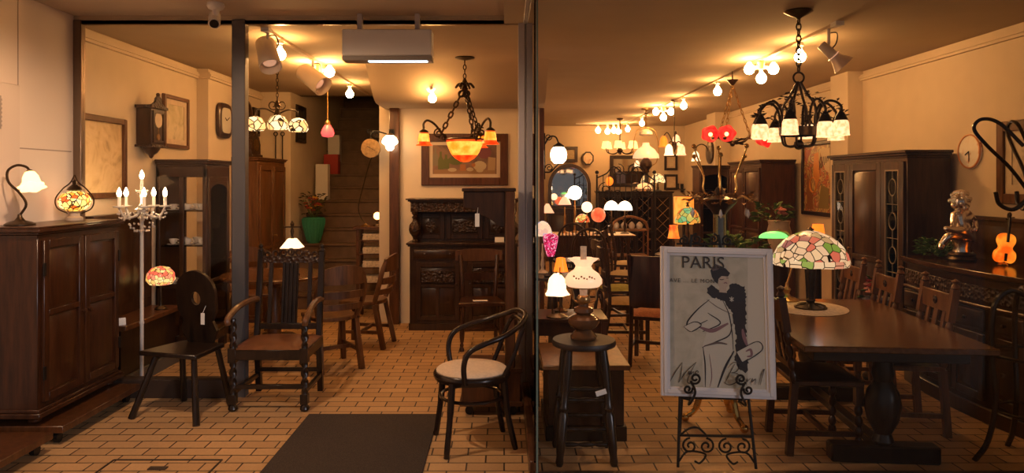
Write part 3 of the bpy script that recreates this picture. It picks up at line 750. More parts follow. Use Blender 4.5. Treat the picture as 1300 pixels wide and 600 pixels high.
t = thing('pendulum_wall_clock', 'dark wooden pendulum clock in a crested case hanging on the left wall', 'clock', (XL+.004, 6.28, 2.08), 90)
MB().box(-.125,.125,-.13,0,-.16,.16).build('case', DARK, t, bevel=.004)
b = MB(); b.box(-.15,.15,-.15,0,.16,.185); b.box(-.15,.15,-.15,0,-.18,-.16); b.prism([(-.13,0),(-.06,.03),(-.04,.07),(0,.095),(.04,.07),(.06,.03),(.13,0)], Matrix.Translation((0,-.12,.185)) @ Matrix.Rotation(R(90),4,'X'), .02); b.sphere((0,-.13,.285), .018, 8, 6)
b.build('crest', CARV, t)
MB().lathe([(1e-4,-.10),(.02,-.09),(.035,-.065),(.07,-.05),(.10,-.02),(.11,0)], (0,-.07,-.18), 14, sy=.6).build('drop_finial', DARK, t)
d_ = MB().frame(-.10,.10,-.14,.14,-.142,-.13,.022).build('door', DARK, t)
MB().lathe([(.066,0),(.066,.006),(1e-4,.006)], (0,-.131,.06), 20, axis=Matrix.Rotation(R(90),3,'X')).build('dial', CREAMC, d_)
b = MB(); b.lathe([(.03,0),(.03,.006),(1e-4,.006)], (0,-.131,-.09), 14, axis=Matrix.Rotation(R(90),3,'X')); b.box(-.003,.003,-.135,-.131,-.09,0); b.build('pendulum', BRASS, d_)
def hands(parent, r, y, h1=10, m1=2, m=IRON):
    b = MB()
    for ang, l, w in ((h1*30, r*.5, r*.07), (m1*30, r*.75, r*.05)):
        a = R(90-ang); b.bar((0,y,0),(l*math.cos(a),y,l*math.sin(a)), w, .004, (0,1,0))
    return b.build('clock_hands', m, parent)
t = thing('square_wall_clock', 'brown rounded square clock on the left wall pilaster above the vitrine', 'clock', (XL+.124, 7.72, 2.26), 90)
poly = [(.17*math.copysign(abs(math.cos(a))**.45, math.cos(a)), .19*math.copysign(abs(math.sin(a))**.45, math.sin(a))) for a in [2*PI*k/32 for k in range(32)]]
MB().prism(poly, Matrix.Rotation(R(90),4,'X'), .05).build('case', DARK, t, bevel=.012)
MB().prism([(x*.72,y*.72) for x, y in poly], Matrix.Translation((0,-.05,0)) @ Matrix.Rotation(R(90),4,'X'), .006).build('dial', mat('silver_dial', (.60,.55,.48), .35), t)
hands(t, .11, -.06)
# glazed china vitrine
t = thing('china_vitrine', 'glazed oak china cabinet with teacups on its shelves against the left wall', 'cabinet', (-2.955, 6.76, 0), 90)
w, d = .55, .46
b = MB()
for x in (-w/2, w/2-.035):
    for y in (-d/2, d/2-.035): b.box(x, x+.035, y, y+.035, .10, 1.72)
for z0, z1 in ((.10,.18),(.62,.66),(1.64,1.74)):
    b.box(-w/2, w/2, -d/2, -d/2+.03, z0, z1); b.box(-w/2, -w/2+.03, -d/2+.03, d/2, z0, z1); b.box(w/2-.03, w/2, -d/2+.03, d/2, z0, z1)
b.box(-w/2-.0, -w/2+.03, -.02, .02, .18, 1.64)
b.box(-w/2, w/2, d/2-.015, d/2, .1, 1.74); b.build('carcass', DARK, t, bevel=.003)
mould(t, w, d, 1.74, DARK, ((.0,.02),(.02,.02),(.035,.02)))
b = MB(); b.box(-w/2+.01, -w/2+.013, -d/2+.035, d/2-.035, .18, 1.64); b.build('side_glass', GLASS, t, smooth=False)
door_part(t, -w/2+.03, w/2-.03, .2, 1.64, -d/2+.01, DARK, [.32,.68], kind='arch', stile=.045, knob=(w/2-.05,.85), km=BRASS)
for z in (.64, 1.0, 1.32): MB().box(-w/2+.03, w/2-.03, -d/2+.04, d/2-.02, z, z+.012).build('glass_shelf' if z > .7 else 'shelf', DGLASS if z > .7 else DARK, t, smooth=False)
feet(t, w, d, .10, DARK, 'block')
proto = None; cupm = mat('china_white', (.75,.68,.60), .25)
spots = [(-3.06+.13*j, 6.56+.2*i, z) for z in (.652, 1.012, 1.332) for i in range(2) for j in range(3)]
where = {.652:'lowest', 1.012:'middle', 1.332:'top'}
for i, (x, y, z) in enumerate(spots):
    if proto is None:
        proto = thing('teacup', '', 'cup', (x, y, z), 0, 'teacups in the china vitrine')
        MB().lathe([(.03,.0),(.055,.008),(.057,.012),(.022,.008)], seg=14).build('saucer', cupm, proto)
        MB().shell([(.016,.01),(.02,.014),(.032,.03),(.038,.058),(.034,.058),(.028,.03)], seg=14).build('bowl', cupm, proto)
        MB().torus((.045,0,.036), .014, .004, 10, Matrix.Rotation(R(90),3,'X'), ts=5).build('handle', cupm, proto); o = proto
    else: o = copy_tree(proto); o.location = (x, y, z)
    o['label'] = 'white china teacup on a saucer on the %s shelf of the vitrine' % where[z]
# ---- oak table with desk chairs
t = thing('round_oak_table', 'round brown oak table behind the barley twist armchair', 'table', (-2.14, 6.6, 0))
MB().lathe([(.46,.705),(.475,.712),(.48,.73),(.47,.74),(1e-4,.742)], seg=36).build('table_top', TOPW, t)
MB().lathe([(.07,.08),(.085,.12),(.06,.2),(.09,.34),(.05,.45),(.06,.62),(.14,.69),(.14,.705)], seg=18).build('pedestal', OAK, t)
for k in range(4):
    a = PI/4+PI/2*k; MB().tube(smooth_pts([(.05*math.cos(a),.05*math.sin(a),.16),(.2*math.cos(a),.2*math.sin(a),.13),(.33*math.cos(a),.33*math.sin(a),.03)]), [.035]*6+[.03]*6+[.025], 8).build('foot', OAK, t)
t = lamp('pyramid_lamp', 'small table lamp with a glowing square white shade on the oak table', (X(371,6.5), 6.5, .742), [(.07,0),(.07,.01),(.02,.03),(.014,.06),(.014,.26)], DBRZ, [(.125,.25),(.045,.335)], OPAL, shade_seg=4, phase=PI/4, finial=[(.016,.335),(.010,.36),(.018,.40),(.010,.43),(.02,.47),(1e-4,.50)])
b = MB(); b.tube([(-.07,0,.44),(.07,0,.44)], .007, 6); b.sphere((.07,0,.44), .014, 8, 6); b.sphere((-.07,0,.44), .014, 8, 6); b.build('crossbar', DBRZ, t)
def desk_chair(m):
    t = thing('slatted_desk_chair', '', 'chair', (0,0,0), 0, 'curved slat-back oak chairs round the oak table')
    poly = [(-.2,-.2),(.2,-.2)] + [(.2*math.cos(a), .06+.15*math.sin(a)) for a in [PI*k/10 for k in range(11)]]
    MB().prism(poly, Matrix.Translation((0,0,.42)), .035).build('seat', m, t, bevel=.006)
    for sx in (-1, 1):
        MB().bar((sx*.17,-.17,.42),(sx*.19,-.19,0), .042,.042).build('leg', m, t, bevel=.004)
        MB().bar((sx*.16,.15,.42),(sx*.18,.24,0), .045,.045).build('leg', m, t, bevel=.004)
        b = MB(); pts = smooth_pts([(sx*.17,.15,.45),(sx*.205,.20,.60),(sx*.205,.235,.74),(sx*.17,.265,.84)]); b.tube(pts, .024, 8); b.build('back_post', m, t)
    for z0, z1, y in ((.74,.86,.25),(.62,.68,.225),(.52,.57,.195)):
        b = MB(); n = 10; vs = []; fs = []
        for i in range(n+1):
            u = i/n*2-1; yy = y+.045*(1-u*u); top = z1 + (.04*(1-u*u) if z1 > .8 else 0)
            vs += [((u*.195), yy, z0), (u*.195, yy, top), (u*.195, yy+.022, top), (u*.195, yy+.022, z0)]
        for i in range(n):
            for k in range(4): fs.append((i*4+k, i*4+(k+1) % 4, (i+1)*4+(k+1) % 4, (i+1)*4+k))
        fs += [(0,1,2,3),(n*4+3,n*4+2,n*4+1,n*4)]
        b.add(vs, fs); b.build('back_slat', m, t)
    b = MB(); b.bar((-.18,-.18,.16),(-.17,.2,.16),.022,.03); b.bar((.18,-.18,.16),(.17,.2,.16),.022,.03); b.bar((-.18,.01,.16),(.18,.01,.16),.022,.03); b.build('stretcher', m, t)
    return t
dc = desk_chair(OAK)
dc.location = (-1.50, 6.15, 0); dc.rotation_euler.z = R(215); dc['label'] = 'curved slat-back oak chair just behind the right arm of the barley twist armchair'
place(dc, (-1.36, 6.95, 0), 262, 'curved slat-back oak chair standing nearest to the stairs and console')
place(dc, (-2.62, 7.32, 0), 25, 'curved slat-back oak chair on the far side of the oak table')
# wardrobe, clock on top
t = thing('carved_wardrobe', 'tall oak wardrobe with arched panel doors on the left wall before the stairs', 'wardrobe', (-2.99, 8.52, 0), 90)
w, d = .98, .40
carcass(t, w, d, .08, 1.82, OAK); mould(t, w, d, 1.82, OAK); mould(t, w, d, 0, OAK, ((.015,.08),), 'plinth')
for s in (-1, 1): door_part(t, min(s*.01,s*.46), max(s*.01,s*.46), .12, 1.78, -d/2, OAK, [.42,.58], knob=(s*.04,.95), km=BRASS)
t = thing('mantel_clock', 'dark carved mantel clock standing on top of the oak wardrobe', 'clock', (-2.98, 8.35, 1.876), 90)
MB().box(-.17,.17,-.08,.08,0,.04).build('base', DARK, t, bevel=.004)
MB().prism([(-.15,0),(.15,0),(.15,.12),(.10,.2),(.05,.22),(0,.27),(-.05,.22),(-.10,.2),(-.15,.12)], Matrix.Translation((0,.06,.04)) @ Matrix.Rotation(R(90),4,'X'), .12).build('case', CARV, t)
MB().lathe([(.07,0),(.07,.008),(1e-4,.008)], (0,-.06,.15), 18, axis=Matrix.Rotation(R(90),3,'X')).build('dial', BRASS, t)
for k, (px, lab, r) in enumerate(((322,'round dark mirror at left above the oak wardrobe',.1),)):
    t = thing('round_wall_mirror', lab, 'mirror', (XL+.003, 8.75, 2.37), 90)
    MB().torus((0,-.015,0), .17, .025, 24, Matrix.Rotation(R(90),3,'X'), sy=1.25).build('frame', DARK, t)
    MB().lathe([(.16,0),(.16,.006),(1e-4,.006)], (0,-.005,0), 24, axis=Matrix.Rotation(R(90),3,'X')).build('mirror_glass', MIRR, t)
framed('dark_framed_print', 'dark square framed print beside the round mirror above the wardrobe', (XL+.003, 9.1, 2.36), 90, .22, .36, .03, BLK, picture('print_grey', [(.1,.08,.06),(.4,.32,.22)], 7))
framed('dark_painting', 'dark framed painting on the side wall of the stairs', (-2.797, 9.72, 2.38), 90, .42, .50, .05, BLK, picture('dark_oil', [(.012,.010,.008),(.05,.035,.02),(.09,.06,.03)], 4))
t = thing('wall_tools', 'pair of thin iron fire tools hanging on the wall behind the wardrobe', 'fire tools', (-2.95, 9.29, 1.95), 0)
for x in (-.04, .05): 
    b = MB(); b.tube([(x,-.012,.24),(x,-.012,-.42)], .007, 6); b.torus((x,-.012,.27), .025, .006, 12, Matrix.Rotation(R(90),3,'X')); b.build('rod', IRON, t)
# stairs: pots and boxes standing on the steps
def step(i): return 8.87+.235*i, .19*(i+1)
y, z = step(3)
t = thing('green_vase', 'tall ribbed green ceramic vase holding autumn flowers on the stairs', 'vase', (-2.60, y+.10, z))
MB().shell([(.075,0),(.08,.01),(.11,.12),(.145,.26),(.15,.34),(.135,.35),(.13,.34),(.10,.15)], seg=32, ruff=.0).build('body', GREENV, t)
b = MB()
for k in range(20):
    a = 2*PI*k/20; b.tube([(.085*math.cos(a),.085*math.sin(a),.03),(.112*math.cos(a),.112*math.sin(a),.12),(.147*math.cos(a),.147*math.sin(a),.27),(.15*math.cos(a),.15*math.sin(a),.33)], .008, 5)
b.build('ribs', GREENV, t)
def leaf_spray(b, c, n, r, h, size=.05, down=0):
    for k in range(n):
        a = random.uniform(0, 2*PI); q = math.sqrt(random.random())*r; hh = random.uniform(.15, 1)*h
        p = Vector((c[0]+q*math.cos(a), c[1]+q*math.sin(a), c[2]+hh-down*q)); s = size*random.uniform(.6,1.2)
        d = Vector((math.cos(a), math.sin(a), random.uniform(-.3,.8))).normalized(); e = d.cross(Vector((0,0,1))).normalized()
        up = d.cross(e)*-.18*s
        b.add([p, p+d*s*.5+e*s*.28+up, p+d*s, p+d*s*.5-e*s*.28+up, p+d*s*.5-up*.4], [(0,1,4),(1,2,4),(2,3,4),(3,0,4)])
def blooms(b, c, n, r, h0, h1, size):
    for k in range(n):
        a = random.uniform(0, 2*PI); q = math.sqrt(random.random())*r; p = Vector((c[0]+q*math.cos(a), c[1]+q*math.sin(a), c[2]+random.uniform(h0,h1)))
        for j in range(7):
            t = 2*PI*j/7+a; b.sphere(p+Vector((math.cos(t)*size*.55, math.sin(t)*size*.55, 0)), size*.42, 6, 4, sz=.7)
        b.sphere(p+Vector((0,0,size*.1)), size*.45, 6, 4)
t = thing('flower_bunch', 'bunch of dark red and yellow flowers in the green vase', 'flowers', (-2.60, y+.10, z+.33))
b = MB(); leaf_spray(b, (0,0,0), 110, .15, .34, .06); b.build('foliage', mat('dry_leaf', (.06,.05,.02), .7, noise=.4), t)
b = MB()
for k in range(14):
    a = 2*PI*k/14; b.tube([(0.02*math.cos(a),.02*math.sin(a),-.02),(.14*math.cos(a),.14*math.sin(a),.26)], .003, 4)
b.build('stems', LEAF, t)
b = MB(); blooms(b, (0,-.04,0), 12, .13, .10, .28, .035); b.build('red_flowers', mat('red_petal', (.35,.04,.02), .6), t)
b = MB(); blooms(b, (.04,-.06,0), 5, .12, .12, .30, .04); b.build('yellow_flowers', mat('yellow_petal', (.75,.42,.05), .6), t)
y, z = step(6)
o = MB().box(-.09,.09,-.07,.07,0,.52).build('white_carton', WHITE, bevel=.004); o.location = (-2.66, y+.12, z); tag(o, 'white upright carton standing on the stairs behind the flowers', 'box')
y, z = step(8)
o = MB().box(-.11,.11,-.07,.07,0,.30).build('red_carton', REDM, bevel=.004); o.location = (-2.64, y+.12, z); tag(o, 'red box standing on the upper stairs by the wall', 'box')
y, z = step(9)
o = MB().box(-.09,.09,-.07,.07,0,.42).build('white_carton', WHITE, bevel=.004); o.location = (-2.66, y+.14, z); tag(o, 'white box on the upper stairs behind the red one', 'box')
# console by the stairs with papers, candle lamp and curved stand
t = thing('console_shelf', 'narrow wooden console with stacked papers at the foot of the stairs', 'shelf unit', (-1.54, 8.42, 0))
for x in (-.19,.155):
    for y_ in (-.14,.105): MB().box(x, x+.035, y_, y_+.035, 0, 1.04).build('leg', WALN, t, bevel=.003)
MB().box(-.22,.22,-.17,.17,1.04,1.07).build('top', WALN, t, bevel=.004)
for z in (.40,.58,.74,.90): MB().box(-.19,.19,-.14,.14,z,z+.015).build('shelf', WALN, t)
for k, (z, wh) in enumerate(((.415,'lowest'),(.595,'second lowest'),(.755,'second highest'),(.915,'top'))):
    b = MB(); zz = .001
    for q in range(5): b.box(-.13+.01*random.random(), .14-.02*random.random(), -.12, .11, zz, zz+.013); zz += .0145
    o = b.build('paper_stack', mat('paper_edges%d' % k, (.62,.50,.36), .8, noise=.3, nscale=40)); o.location = (-1.53, 8.42, z); tag(o, 'stack of papers on the %s shelf of the console by the stairs' % wh, 'papers', 'paper stacks on the console')
lamp('glow_lamp', 'tiny glowing orange lamp on the console by the stairs', (X(479,8.4), 8.4, 1.07), [(.05,0),(.05,.01),(.015,.03),(.012,.08)], DBRZ, globe(.045,.12), emit('glow', (1,.45,.15), 6))
o = MB().lathe([(.045,0),(.047,.09),(.04,.09),(1e-4,.088)], seg=16).build('pillar_candle', WHITE); o.location = (X(490,8.34), 8.34, 1.07); tag(o, 'short white pillar candle at the right end of the console', 'candle')
t = thing('curved_stand', 'slender curved brass lamp stand rising from the console to the clock', 'stand', (X(468,8.5), 8.30, 1.07))
MB().lathe([(.06,0),(.06,.01),(.02,.025),(.01,.04)], seg=14).build('base', BRASS, t)
MB().tube(smooth_pts([(0,0,.03),(-.06,0,.12),(-.08,0,.25),(-.02,0,.5),(.05,0,.75),(.10,0,.86)]), .007, 8).build('stem', DBRZ, t)
# clock and lamp on brackets on the partition post
t = thing('station_clock', 'round cream double-faced clock on an iron bracket by the partition post', 'clock', (X(471,7.9), 7.9, Z(188,7.9)), 0)
Ax = Matrix.Rotation(R(90),3,'X')
MB().lathe([(.095,-.03),(.105,-.03),(.105,.03),(.095,.03)], seg=28, axis=Ax).build('case', BRASS, t)
MB().lathe([(1e-4,-.026),(.094,-.026),(.094,.026),(1e-4,.026)], seg=28, axis=Ax).build('dial', mat('cream_dial', (.90,.80,.56), .5), t)
hands(t, .085, -.03, 10, 4)
b = MB(); b.tube(smooth_pts([(0,0,.10),(0,0,.16),(.05,0,.19),(.21,0,.15)]), .008, 6); b.tube(spiral((.06,0,.15),.04,.01,90,1.4), .005, 5); b.tube(spiral((-.02,0,.19),.03,.008,0,-1.3), .005, 5); b.build('bracket', IRON, t)
t = thing('wall_lantern', 'bright white schoolhouse glass lamp on the partition post', 'wall lamp', (X(495,7.8), 7.93, Z(172,7.8)), 0)
b = MB(); b.box(-.03,.03,-.012,0,-.06,.08); b.tube(smooth_pts([(0,-.01,.04),(0,-.07,.07),(0,-.12,.05),(0,-.13,0)]), .009, 6); b.build('bracket', IRON, t)
MB().lathe([(.03,.0),(.04,-.01),(.045,-.03)], (0,-.13,.02), 14).build('gallery', BRASS, t)
MB().lathe([(.045,0),(.075,-.03),(.09,-.065),(.085,-.085),(.05,-.11),(.045,-.14),(.025,-.165),(1e-4,-.17)], (0,-.13,0), 22).build('lamp_shade', GLOBE, t)
t = lamp('green_bottle_lamp', 'tiny green glass night lamp hanging beside the partition post', (X(490,8.25), 8.25, Z(236,8.25)), [(.008,.05),(.008,.17),(1e-4,.17)], IRON, globe(.035,.02,1.2), emit('green_small', (.1,.9,.1), 1.2))
# hanging lamps, left
def cord(parent, x, y, z0, z1, r=.004, m=IRON): MB().tube([(x,y,z0),(x,y,z1)], r, 5).build('cord', m, parent)
t = thing('leaded_shade_chandelier', 'chandelier of three cream leaded glass shades hanging over the oak wardrobe', 'chandelier', (X(352,6.6), 6.6, ZC))
MB().lathe([(.055,0),(.06,-.012),(.03,-.03),(.01,-.04)], seg=16).build('canopy', DBRZ, t)
b = MB(); chain(b, (0,0,-.04), (0,0,-.42)); b.build('chain', DBRZ, t)
b = MB(); b.lathe([(.012,-.42),(.03,-.46),(.016,-.5),(.035,-.56),(.02,-.60),(1e-4,-.63)], seg=12); b.tube(spiral((.04,0,-.46),.05,.015,200,1.2), .006, 5); b.tube(spiral((-.04,0,-.46),.05,.015,-20,-1.2), .006, 5); b.build('body', DBRZ, t)
for k, (dx, dy) in enumerate(((-.19,-.05),(.06,-.17),(.16,.12))):
    ar = MB().tube(smooth_pts([(0,0,-.55),(dx*.5,dy*.5,-.50),(dx*.9,dy*.9,-.51),(dx,dy,-.57)]), .008, 6).build('arm', DBRZ, t)
    MB().shell([(.08,-.70),(.095,-.675),(.088,-.63),(.06,-.585),(.02,-.57)], (dx,dy,0), 20, ruff=.0).build('lamp_shade', TIFF2, ar)
t = thing('pink_pendant', 'small pink glass pendant lamp hanging on a brass rod before the stairs', 'pendant lamp', (X(416,7.2), 7.2, ZC))
MB().lathe([(.03,0),(.03,-.02),(.005,-.03)], seg=12).build('canopy', BRASS, t)
cord(t, 0, 0, -.03, -.56, .005, BRASS)
MB().lathe([(.012,0),(.03,-.02),(.03,-.05)], (0,0,-.55), 12).build('fitter', BRASS, t)
MB().lathe([(.03,0),(.055,-.04),(.068,-.08),(.055,-.115),(1e-4,-.125)], (0,0,-.60), 18, ruff=0).build('lamp_shade', PINKG, t)
# ================================================================== partition: painting, court cupboard, chandelier
t = framed('still_life_painting', 'wide framed still life of bottles and bowls on the partition wall', (X(590,8), 7.995, Z(202.5,8)), 0, .97, .575, .085, WALN, picture('still_life_ground', [(.06,.03,.045),(.16,.09,.07),(.26,.15,.10),(.20,.09,.09)], 3, 1.2, 5), mount=.04, mm=mat('pale_mount', (.62,.50,.40), .7))
b = MB(); b.mi = 0
def blob(cx, cz, pts, mi, y=-.0065): b.mi = mi; b.prism([(cx+x, cz+z) for x, z in pts], Matrix.Translation((0,y,0)) @ Matrix.Rotation(R(90),4,'X'), .0012)
ell = lambda a, c, n=14: [(a*math.cos(2*PI*k/n), c*math.sin(2*PI*k/n)) for k in range(n)]
blob(0, -.135, [(-.345,-.04),(.345,-.04),(.345,.02),(-.345,.02)], 0)
bottle = [(-.03,-.08),(.03,-.08),(.032,.02),(.012,.07),(.012,.12),(-.012,.12),(-.012,.07),(-.032,.02)]
blob(-.27, -.03, bottle, 1, -.0078); blob(-.33, .01, bottle, 4, -.0078); blob(-.21, -.04, [(x*1.2,z*.8) for x, z in bottle], 1, -.0085)
blob(-.10, -.01, ell(.09,.05), 1, -.0078); blob(-.14, -.115, ell(.05,.022), 2, -.0092); blob(-.02, -.085, [(-.035,-.04),(.035,-.04),(.03,.03),(-.03,.03)], 3, -.0085)
blob(.17, -.07, ell(.075,.055), 2, -.0085); blob(.17, -.125, ell(.04,.018), 2, -.0092); blob(.06, -.11, ell(.04,.022), 2, -.0085); blob(.30, -.05, [(-.04,-.07),(.04,-.07),(.05,.07),(-.035,.08)], 5, -.0085); blob(.22, .08, ell(.08,.07), 6, -.0078); blob(.10, -.06, ell(.022,.022), 3, -.0092)
b.build('painted_objects', [mat('pt_shelf', (.30,.17,.09), .7), mat('pt_green', (.12,.13,.04), .7), mat('pt_white', (.50,.40,.27), .7), mat('pt_orange', (.42,.16,.06), .7), mat('pt_grey', (.22,.18,.13), .7), mat('pt_sand', (.40,.27,.16), .7), mat('pt_plum', (.20,.06,.08), .7)], t, smooth=False)

t = thing('court_cupboard', 'carved dark oak court cupboard with bulbous pillars against the partition wall', 'cupboard', (-.435, 7.80, 0))
w, d = 1.16, .36
carcass(t, w, d, .06, .90, DARK); MB().box(-w/2-.01, w/2+.01, -d/2-.012, d/2, 0, .075).build('plinth', DARK, t, bevel=.004)
mould(t, w, d, .90, DARK, ((.02,.018),(.035,.022)), 'ledge')
b = MB(); b.box(-w/2+.03, w/2-.03, .0, d/2, .94, 1.27); b.build('upper_cupboard', DARK, t, bevel=.003)
MB().box(-w/2+.02, w/2-.02, -d/2+.01, d/2, 1.27, 1.37).build('frieze', CARV, t, bevel=.003)
mould(t, w, d, 1.37, DARK, ((.0,.012),(.02,.018),(.04,.014)))
for s in (-1, 1): 
    MB().lathe([(.03,0),(.035,.02),(.02,.035),(.03,.06),(.058,.10),(.068,.14),(.06,.19),(.03,.225),(.022,.25),(.036,.27),(.02,.29),(.036,.31),(.036,.33)], (s*(w/2-.05), -d/2+.06, .94), 18).build('pillar', CARV, t)
    MB().box(s*(w/2-.09), s*(w/2-.01), -d/2-.01, -d/2+.1, 1.27, 1.37).build('corner_block', CARV, t, bevel=.004)
for x0, x1, c in ((-.52,-.22,0),(-.2,.2,1),(.22,.52,0)):
    dp = door_part(t, x0, x1, .97, 1.25, .0, DARK, 1, knob=(x1-.04,1.1) if c else None)
    Mx = Matrix.Translation(((x0+x1)/2, -.02, 1.11)) @ Matrix.Rotation(R(90),4,'X')
    MB().prism([(0,-.09),(.07,0),(0,.09),(-.07,0)] if not c else [(-.13,-.06),(.13,-.06),(.13,.06),(-.13,.06)], Mx, .012).build('carved_panel', CARV, dp)
for x0, x1 in ((-.55,-.005),(.005,.55)):
    drawer_part(t, x0, x1, .76, .88, -d/2, DARK, 2, carved=False)
    dp = door_part(t, x0+.04, x1-.04, .11, .73, -d/2, DARK, [.62,.38], knob=((x1-.07) if x0 < -.1 else x0+.07, .5))
    MB().box(x0+.10, x1-.10, -d/2-.034, -d/2-.018, .52, .64).build('carved_panel', CARV, dp)
    b = MB(); b.box((x0+x1)/2-.02, (x0+x1)/2+.02, -d/2-.03, -d/2-.012, .15, .48); b.build('muntin', DARK, dp)
o = MB().box(-.05,.05,-.003,.003,0,.055).build('price_card', PAPER); o.location = (X(634,7.66), 7.66, .942); o.rotation_euler = (R(-12),0,0); tag(o, 'white price card on the ledge of the court cupboard', 'card')

t = thing('rail_back_chair', 'brown side chair with broad curved top rail in front of the court cupboard', 'chair', (X(610,6.85), 6.86, 0), 6)
MB().prism([(-.22,-.2),(.22,-.2),(.18,.18),(-.18,.18)], Matrix.Translation((0,0,.425)), .035).build('seat', MAHO, t, bevel=.006)
for sx in (-1, 1):
    MB().turned((sx*.19,-.17,0),(sx*.18,-.16,.425),.024,'bal').build('leg', MAHO, t)
    b = MB(); b.tube(smooth_pts([(sx*.17,.22,0),(sx*.16,.17,.43),(sx*.17,.19,.65),(sx*.185,.25,.86)]), .019, 8); b.build('leg', MAHO, t)
def crest(z0, z1, y, hw, bow, th=.022, flare=0):
    b = MB(); n = 12; vs = []; fs = []
    for i in range(n+1):
        u = i/n*2-1; yy = y+bow*(1-u*u); tp = z1-flare*u*u
        vs += [(u*hw, yy, z0+flare*u*u*.6), (u*hw, yy, tp), (u*hw, yy+th, tp), (u*hw, yy+th, z0+flare*u*u*.6)]
    for i in range(n):
        for k in range(4): fs.append((i*4+k, i*4+(k+1) % 4, (i+1)*4+(k+1) % 4, (i+1)*4+k))
    fs += [(0,1,2,3),(n*4+3,n*4+2,n*4+1,n*4)]
    return b.add(vs, fs)
crest(.80,.925,.235,.235,.035,flare=.02).build('top_rail', OAK, t); crest(.62,.69,.19,.17,.025).build('middle_rail', MAHO, t)
b = MB(); b.bar((-.18,-.16,.16),(-.16,.2,.16),.02,.025); b.bar((.18,-.16,.16),(.16,.2,.16),.02,.025); b.bar((-.17,.02,.16),(.17,.02,.16),.02,.025); b.build('stretcher', MAHO, t)
tg = MB(); tg.box(-.08,.06,-.12,-.06,.4605,.463); tg.build('paper_label', PAPER, t)

# art glass chandelier
t = thing('orange_bowl_chandelier', 'wrought iron chandelier with orange glass bowl and tulip shades before the partition', 'chandelier', (X(590,6.7), 6.7, ZC))
MB().lathe([(.09,0),(.095,-.008),(.05,-.02),(.012,-.03)], seg=20).build('canopy', DBRZ, t)
b = MB(); chain(b, (0,0,-.03), (0,0,-.24), .05, .005, .014); b.build('chain', DBRZ, t)
b = MB(); b.lathe([(.012,-.2),(.03,-.24),(.02,-.27),(.035,-.3),(.01,-.33)], seg=12)
for k in range(6):
    a = k*PI/3; b.tube(smooth_pts([(0,0,-.27),(.05*math.cos(a),.05*math.sin(a),-.25),(.09*math.cos(a),.09*math.sin(a),-.29)]), [.012]*12+[.006], 6)
b.build('leaf_crown', DBRZ, t)
for k in range(3):
    a = R(190+120*k); ca, sa = math.cos(a), math.sin(a)
    b = MB(); top = Vector((.02*ca,.02*sa,-.32)); bot = Vector((.22*ca,.22*sa,-.72))
    chain(b, top, bot, .07, .008, .018); b.torus((.03*ca,.03*sa,-.345), .03, .006, 14, Matrix.Rotation(R(90),3,'X')); b.build('hanging_chain', DBRZ, t)
    ar = MB().tube(smooth_pts([(.17*ca,.17*sa,-.79),(.23*ca,.23*sa,-.70),(.29*ca,.29*sa,-.63),(.35*ca,.35*sa,-.60),(.385*ca,.385*sa,-.63),(.385*ca,.385*sa,-.68)]), .011, 7)
    ar.tube(spiral((.25*ca,.25*sa,-.72),.045,.01,60,1.4), .008, 5); ar.tube(spiral((.20*ca,.20*sa,-.76),.04,.01,200,-1.3), .008, 5)
    ar = ar.build('arm', DBRZ, t)
    MB().lathe([(.01,-.68),(.04,-.70),(.045,-.715)], (.385*ca,.385*sa,0), 12).build('fitter', DBRZ, ar)
    b = MB(); b.mi = 1; b.shell([(.078,-.835,1),(.062,-.82,.5),(.0575,-.80)], (.385*ca,.385*sa,0), 24, ruff=.08, nr=5); b.mi = 0; b.shell([(.0575,-.80),(.055,-.78),(.05,-.74),(.045,-.725)], (.385*ca,.385*sa,0), 24); b.mi = 1; b.shell([(.045,-.725),(.042,-.715),(.03,-.705)], (.385*ca,.385*sa,0), 24)
    b.build('lamp_shade', [ORNY, ORNR], ar)
    g = emit('inner_bulb', (1,.6,.2), 18); MB().sphere((.385*ca,.385*sa,-.80), .022, 10, 6).build('bulb', g, ar)
b = MB(); b.mi = 1; b.shell([(1e-4,-.99),(.04,-.985),(.09,-.955),(.118,-.925)], seg=32); b.mi = 0; b.shell([(.118,-.925),(.135,-.90),(.165,-.83),(.173,-.80)], seg=32); b.mi = 1; b.shell([(.173,-.80),(.178,-.775),(.17,-.775),(.155,-.83)], seg=32); b.build('glass_bowl', [ORNY, ORNR], t)
MB().torus((0,0,-.775), .18, .008, 32).build('bowl_rim', DBRZ, t)

# ================================================================== by the doorway: oak stand, bentwood armchair
t = thing('canopied_oak_stand', 'tall dark oak stand with scalloped canopy on a castor base beside the glass return', 'stand', (X(624,5.0), 5.02, 0))
MB().box(-.20,.20,-.19,.19,.075,.30).build('base_box', WALN, t, bevel=.005); MB().box(-.215,.215,-.205,.205,.30,.325).build('base_top', WALN, t, bevel=.004); MB().box(-.215,.215,-.205,.205,.07,.10).build('base_plinth', WALN, t, bevel=.004)
feet(t, .42, .40, .07, IRON, 'castor', 'castor', .06)
b = MB(); b.box(.095,.165,-.17,.17,.325,1.53); b.build('side_panel', DARK, t, bevel=.006); MB().box(.10,.16,-.185,-.16,.325,1.53).build('stile', WALN, t, bevel=.004)
poly = [(-.19,0),(.095,0),(.095,-.25),(.05,-.235),(.01,-.20),(-.03,-.175),(-.07,-.165),(-.10,-.13),(-.14,-.115),(-.17,-.115),(-.19,-.10)]
MB().prism(poly, Matrix.Translation((0,-.14,1.53)) @ Matrix.Rotation(R(90),4,'X'), .025).build('scalloped_apron', DARK, t, bevel=.003)
MB().box(-.20,.17,-.18,.18,1.53,1.553).build('canopy_board', DARK, t, bevel=.004)
tg = MB(); tg.box(-.11,-.08,-.172,-.169,1.29,1.38); tg.tube([(-.095,-.17,1.38),(-.09,-.17,1.42)], .0015, 4); tg.build('price_tag', PAPER, t)

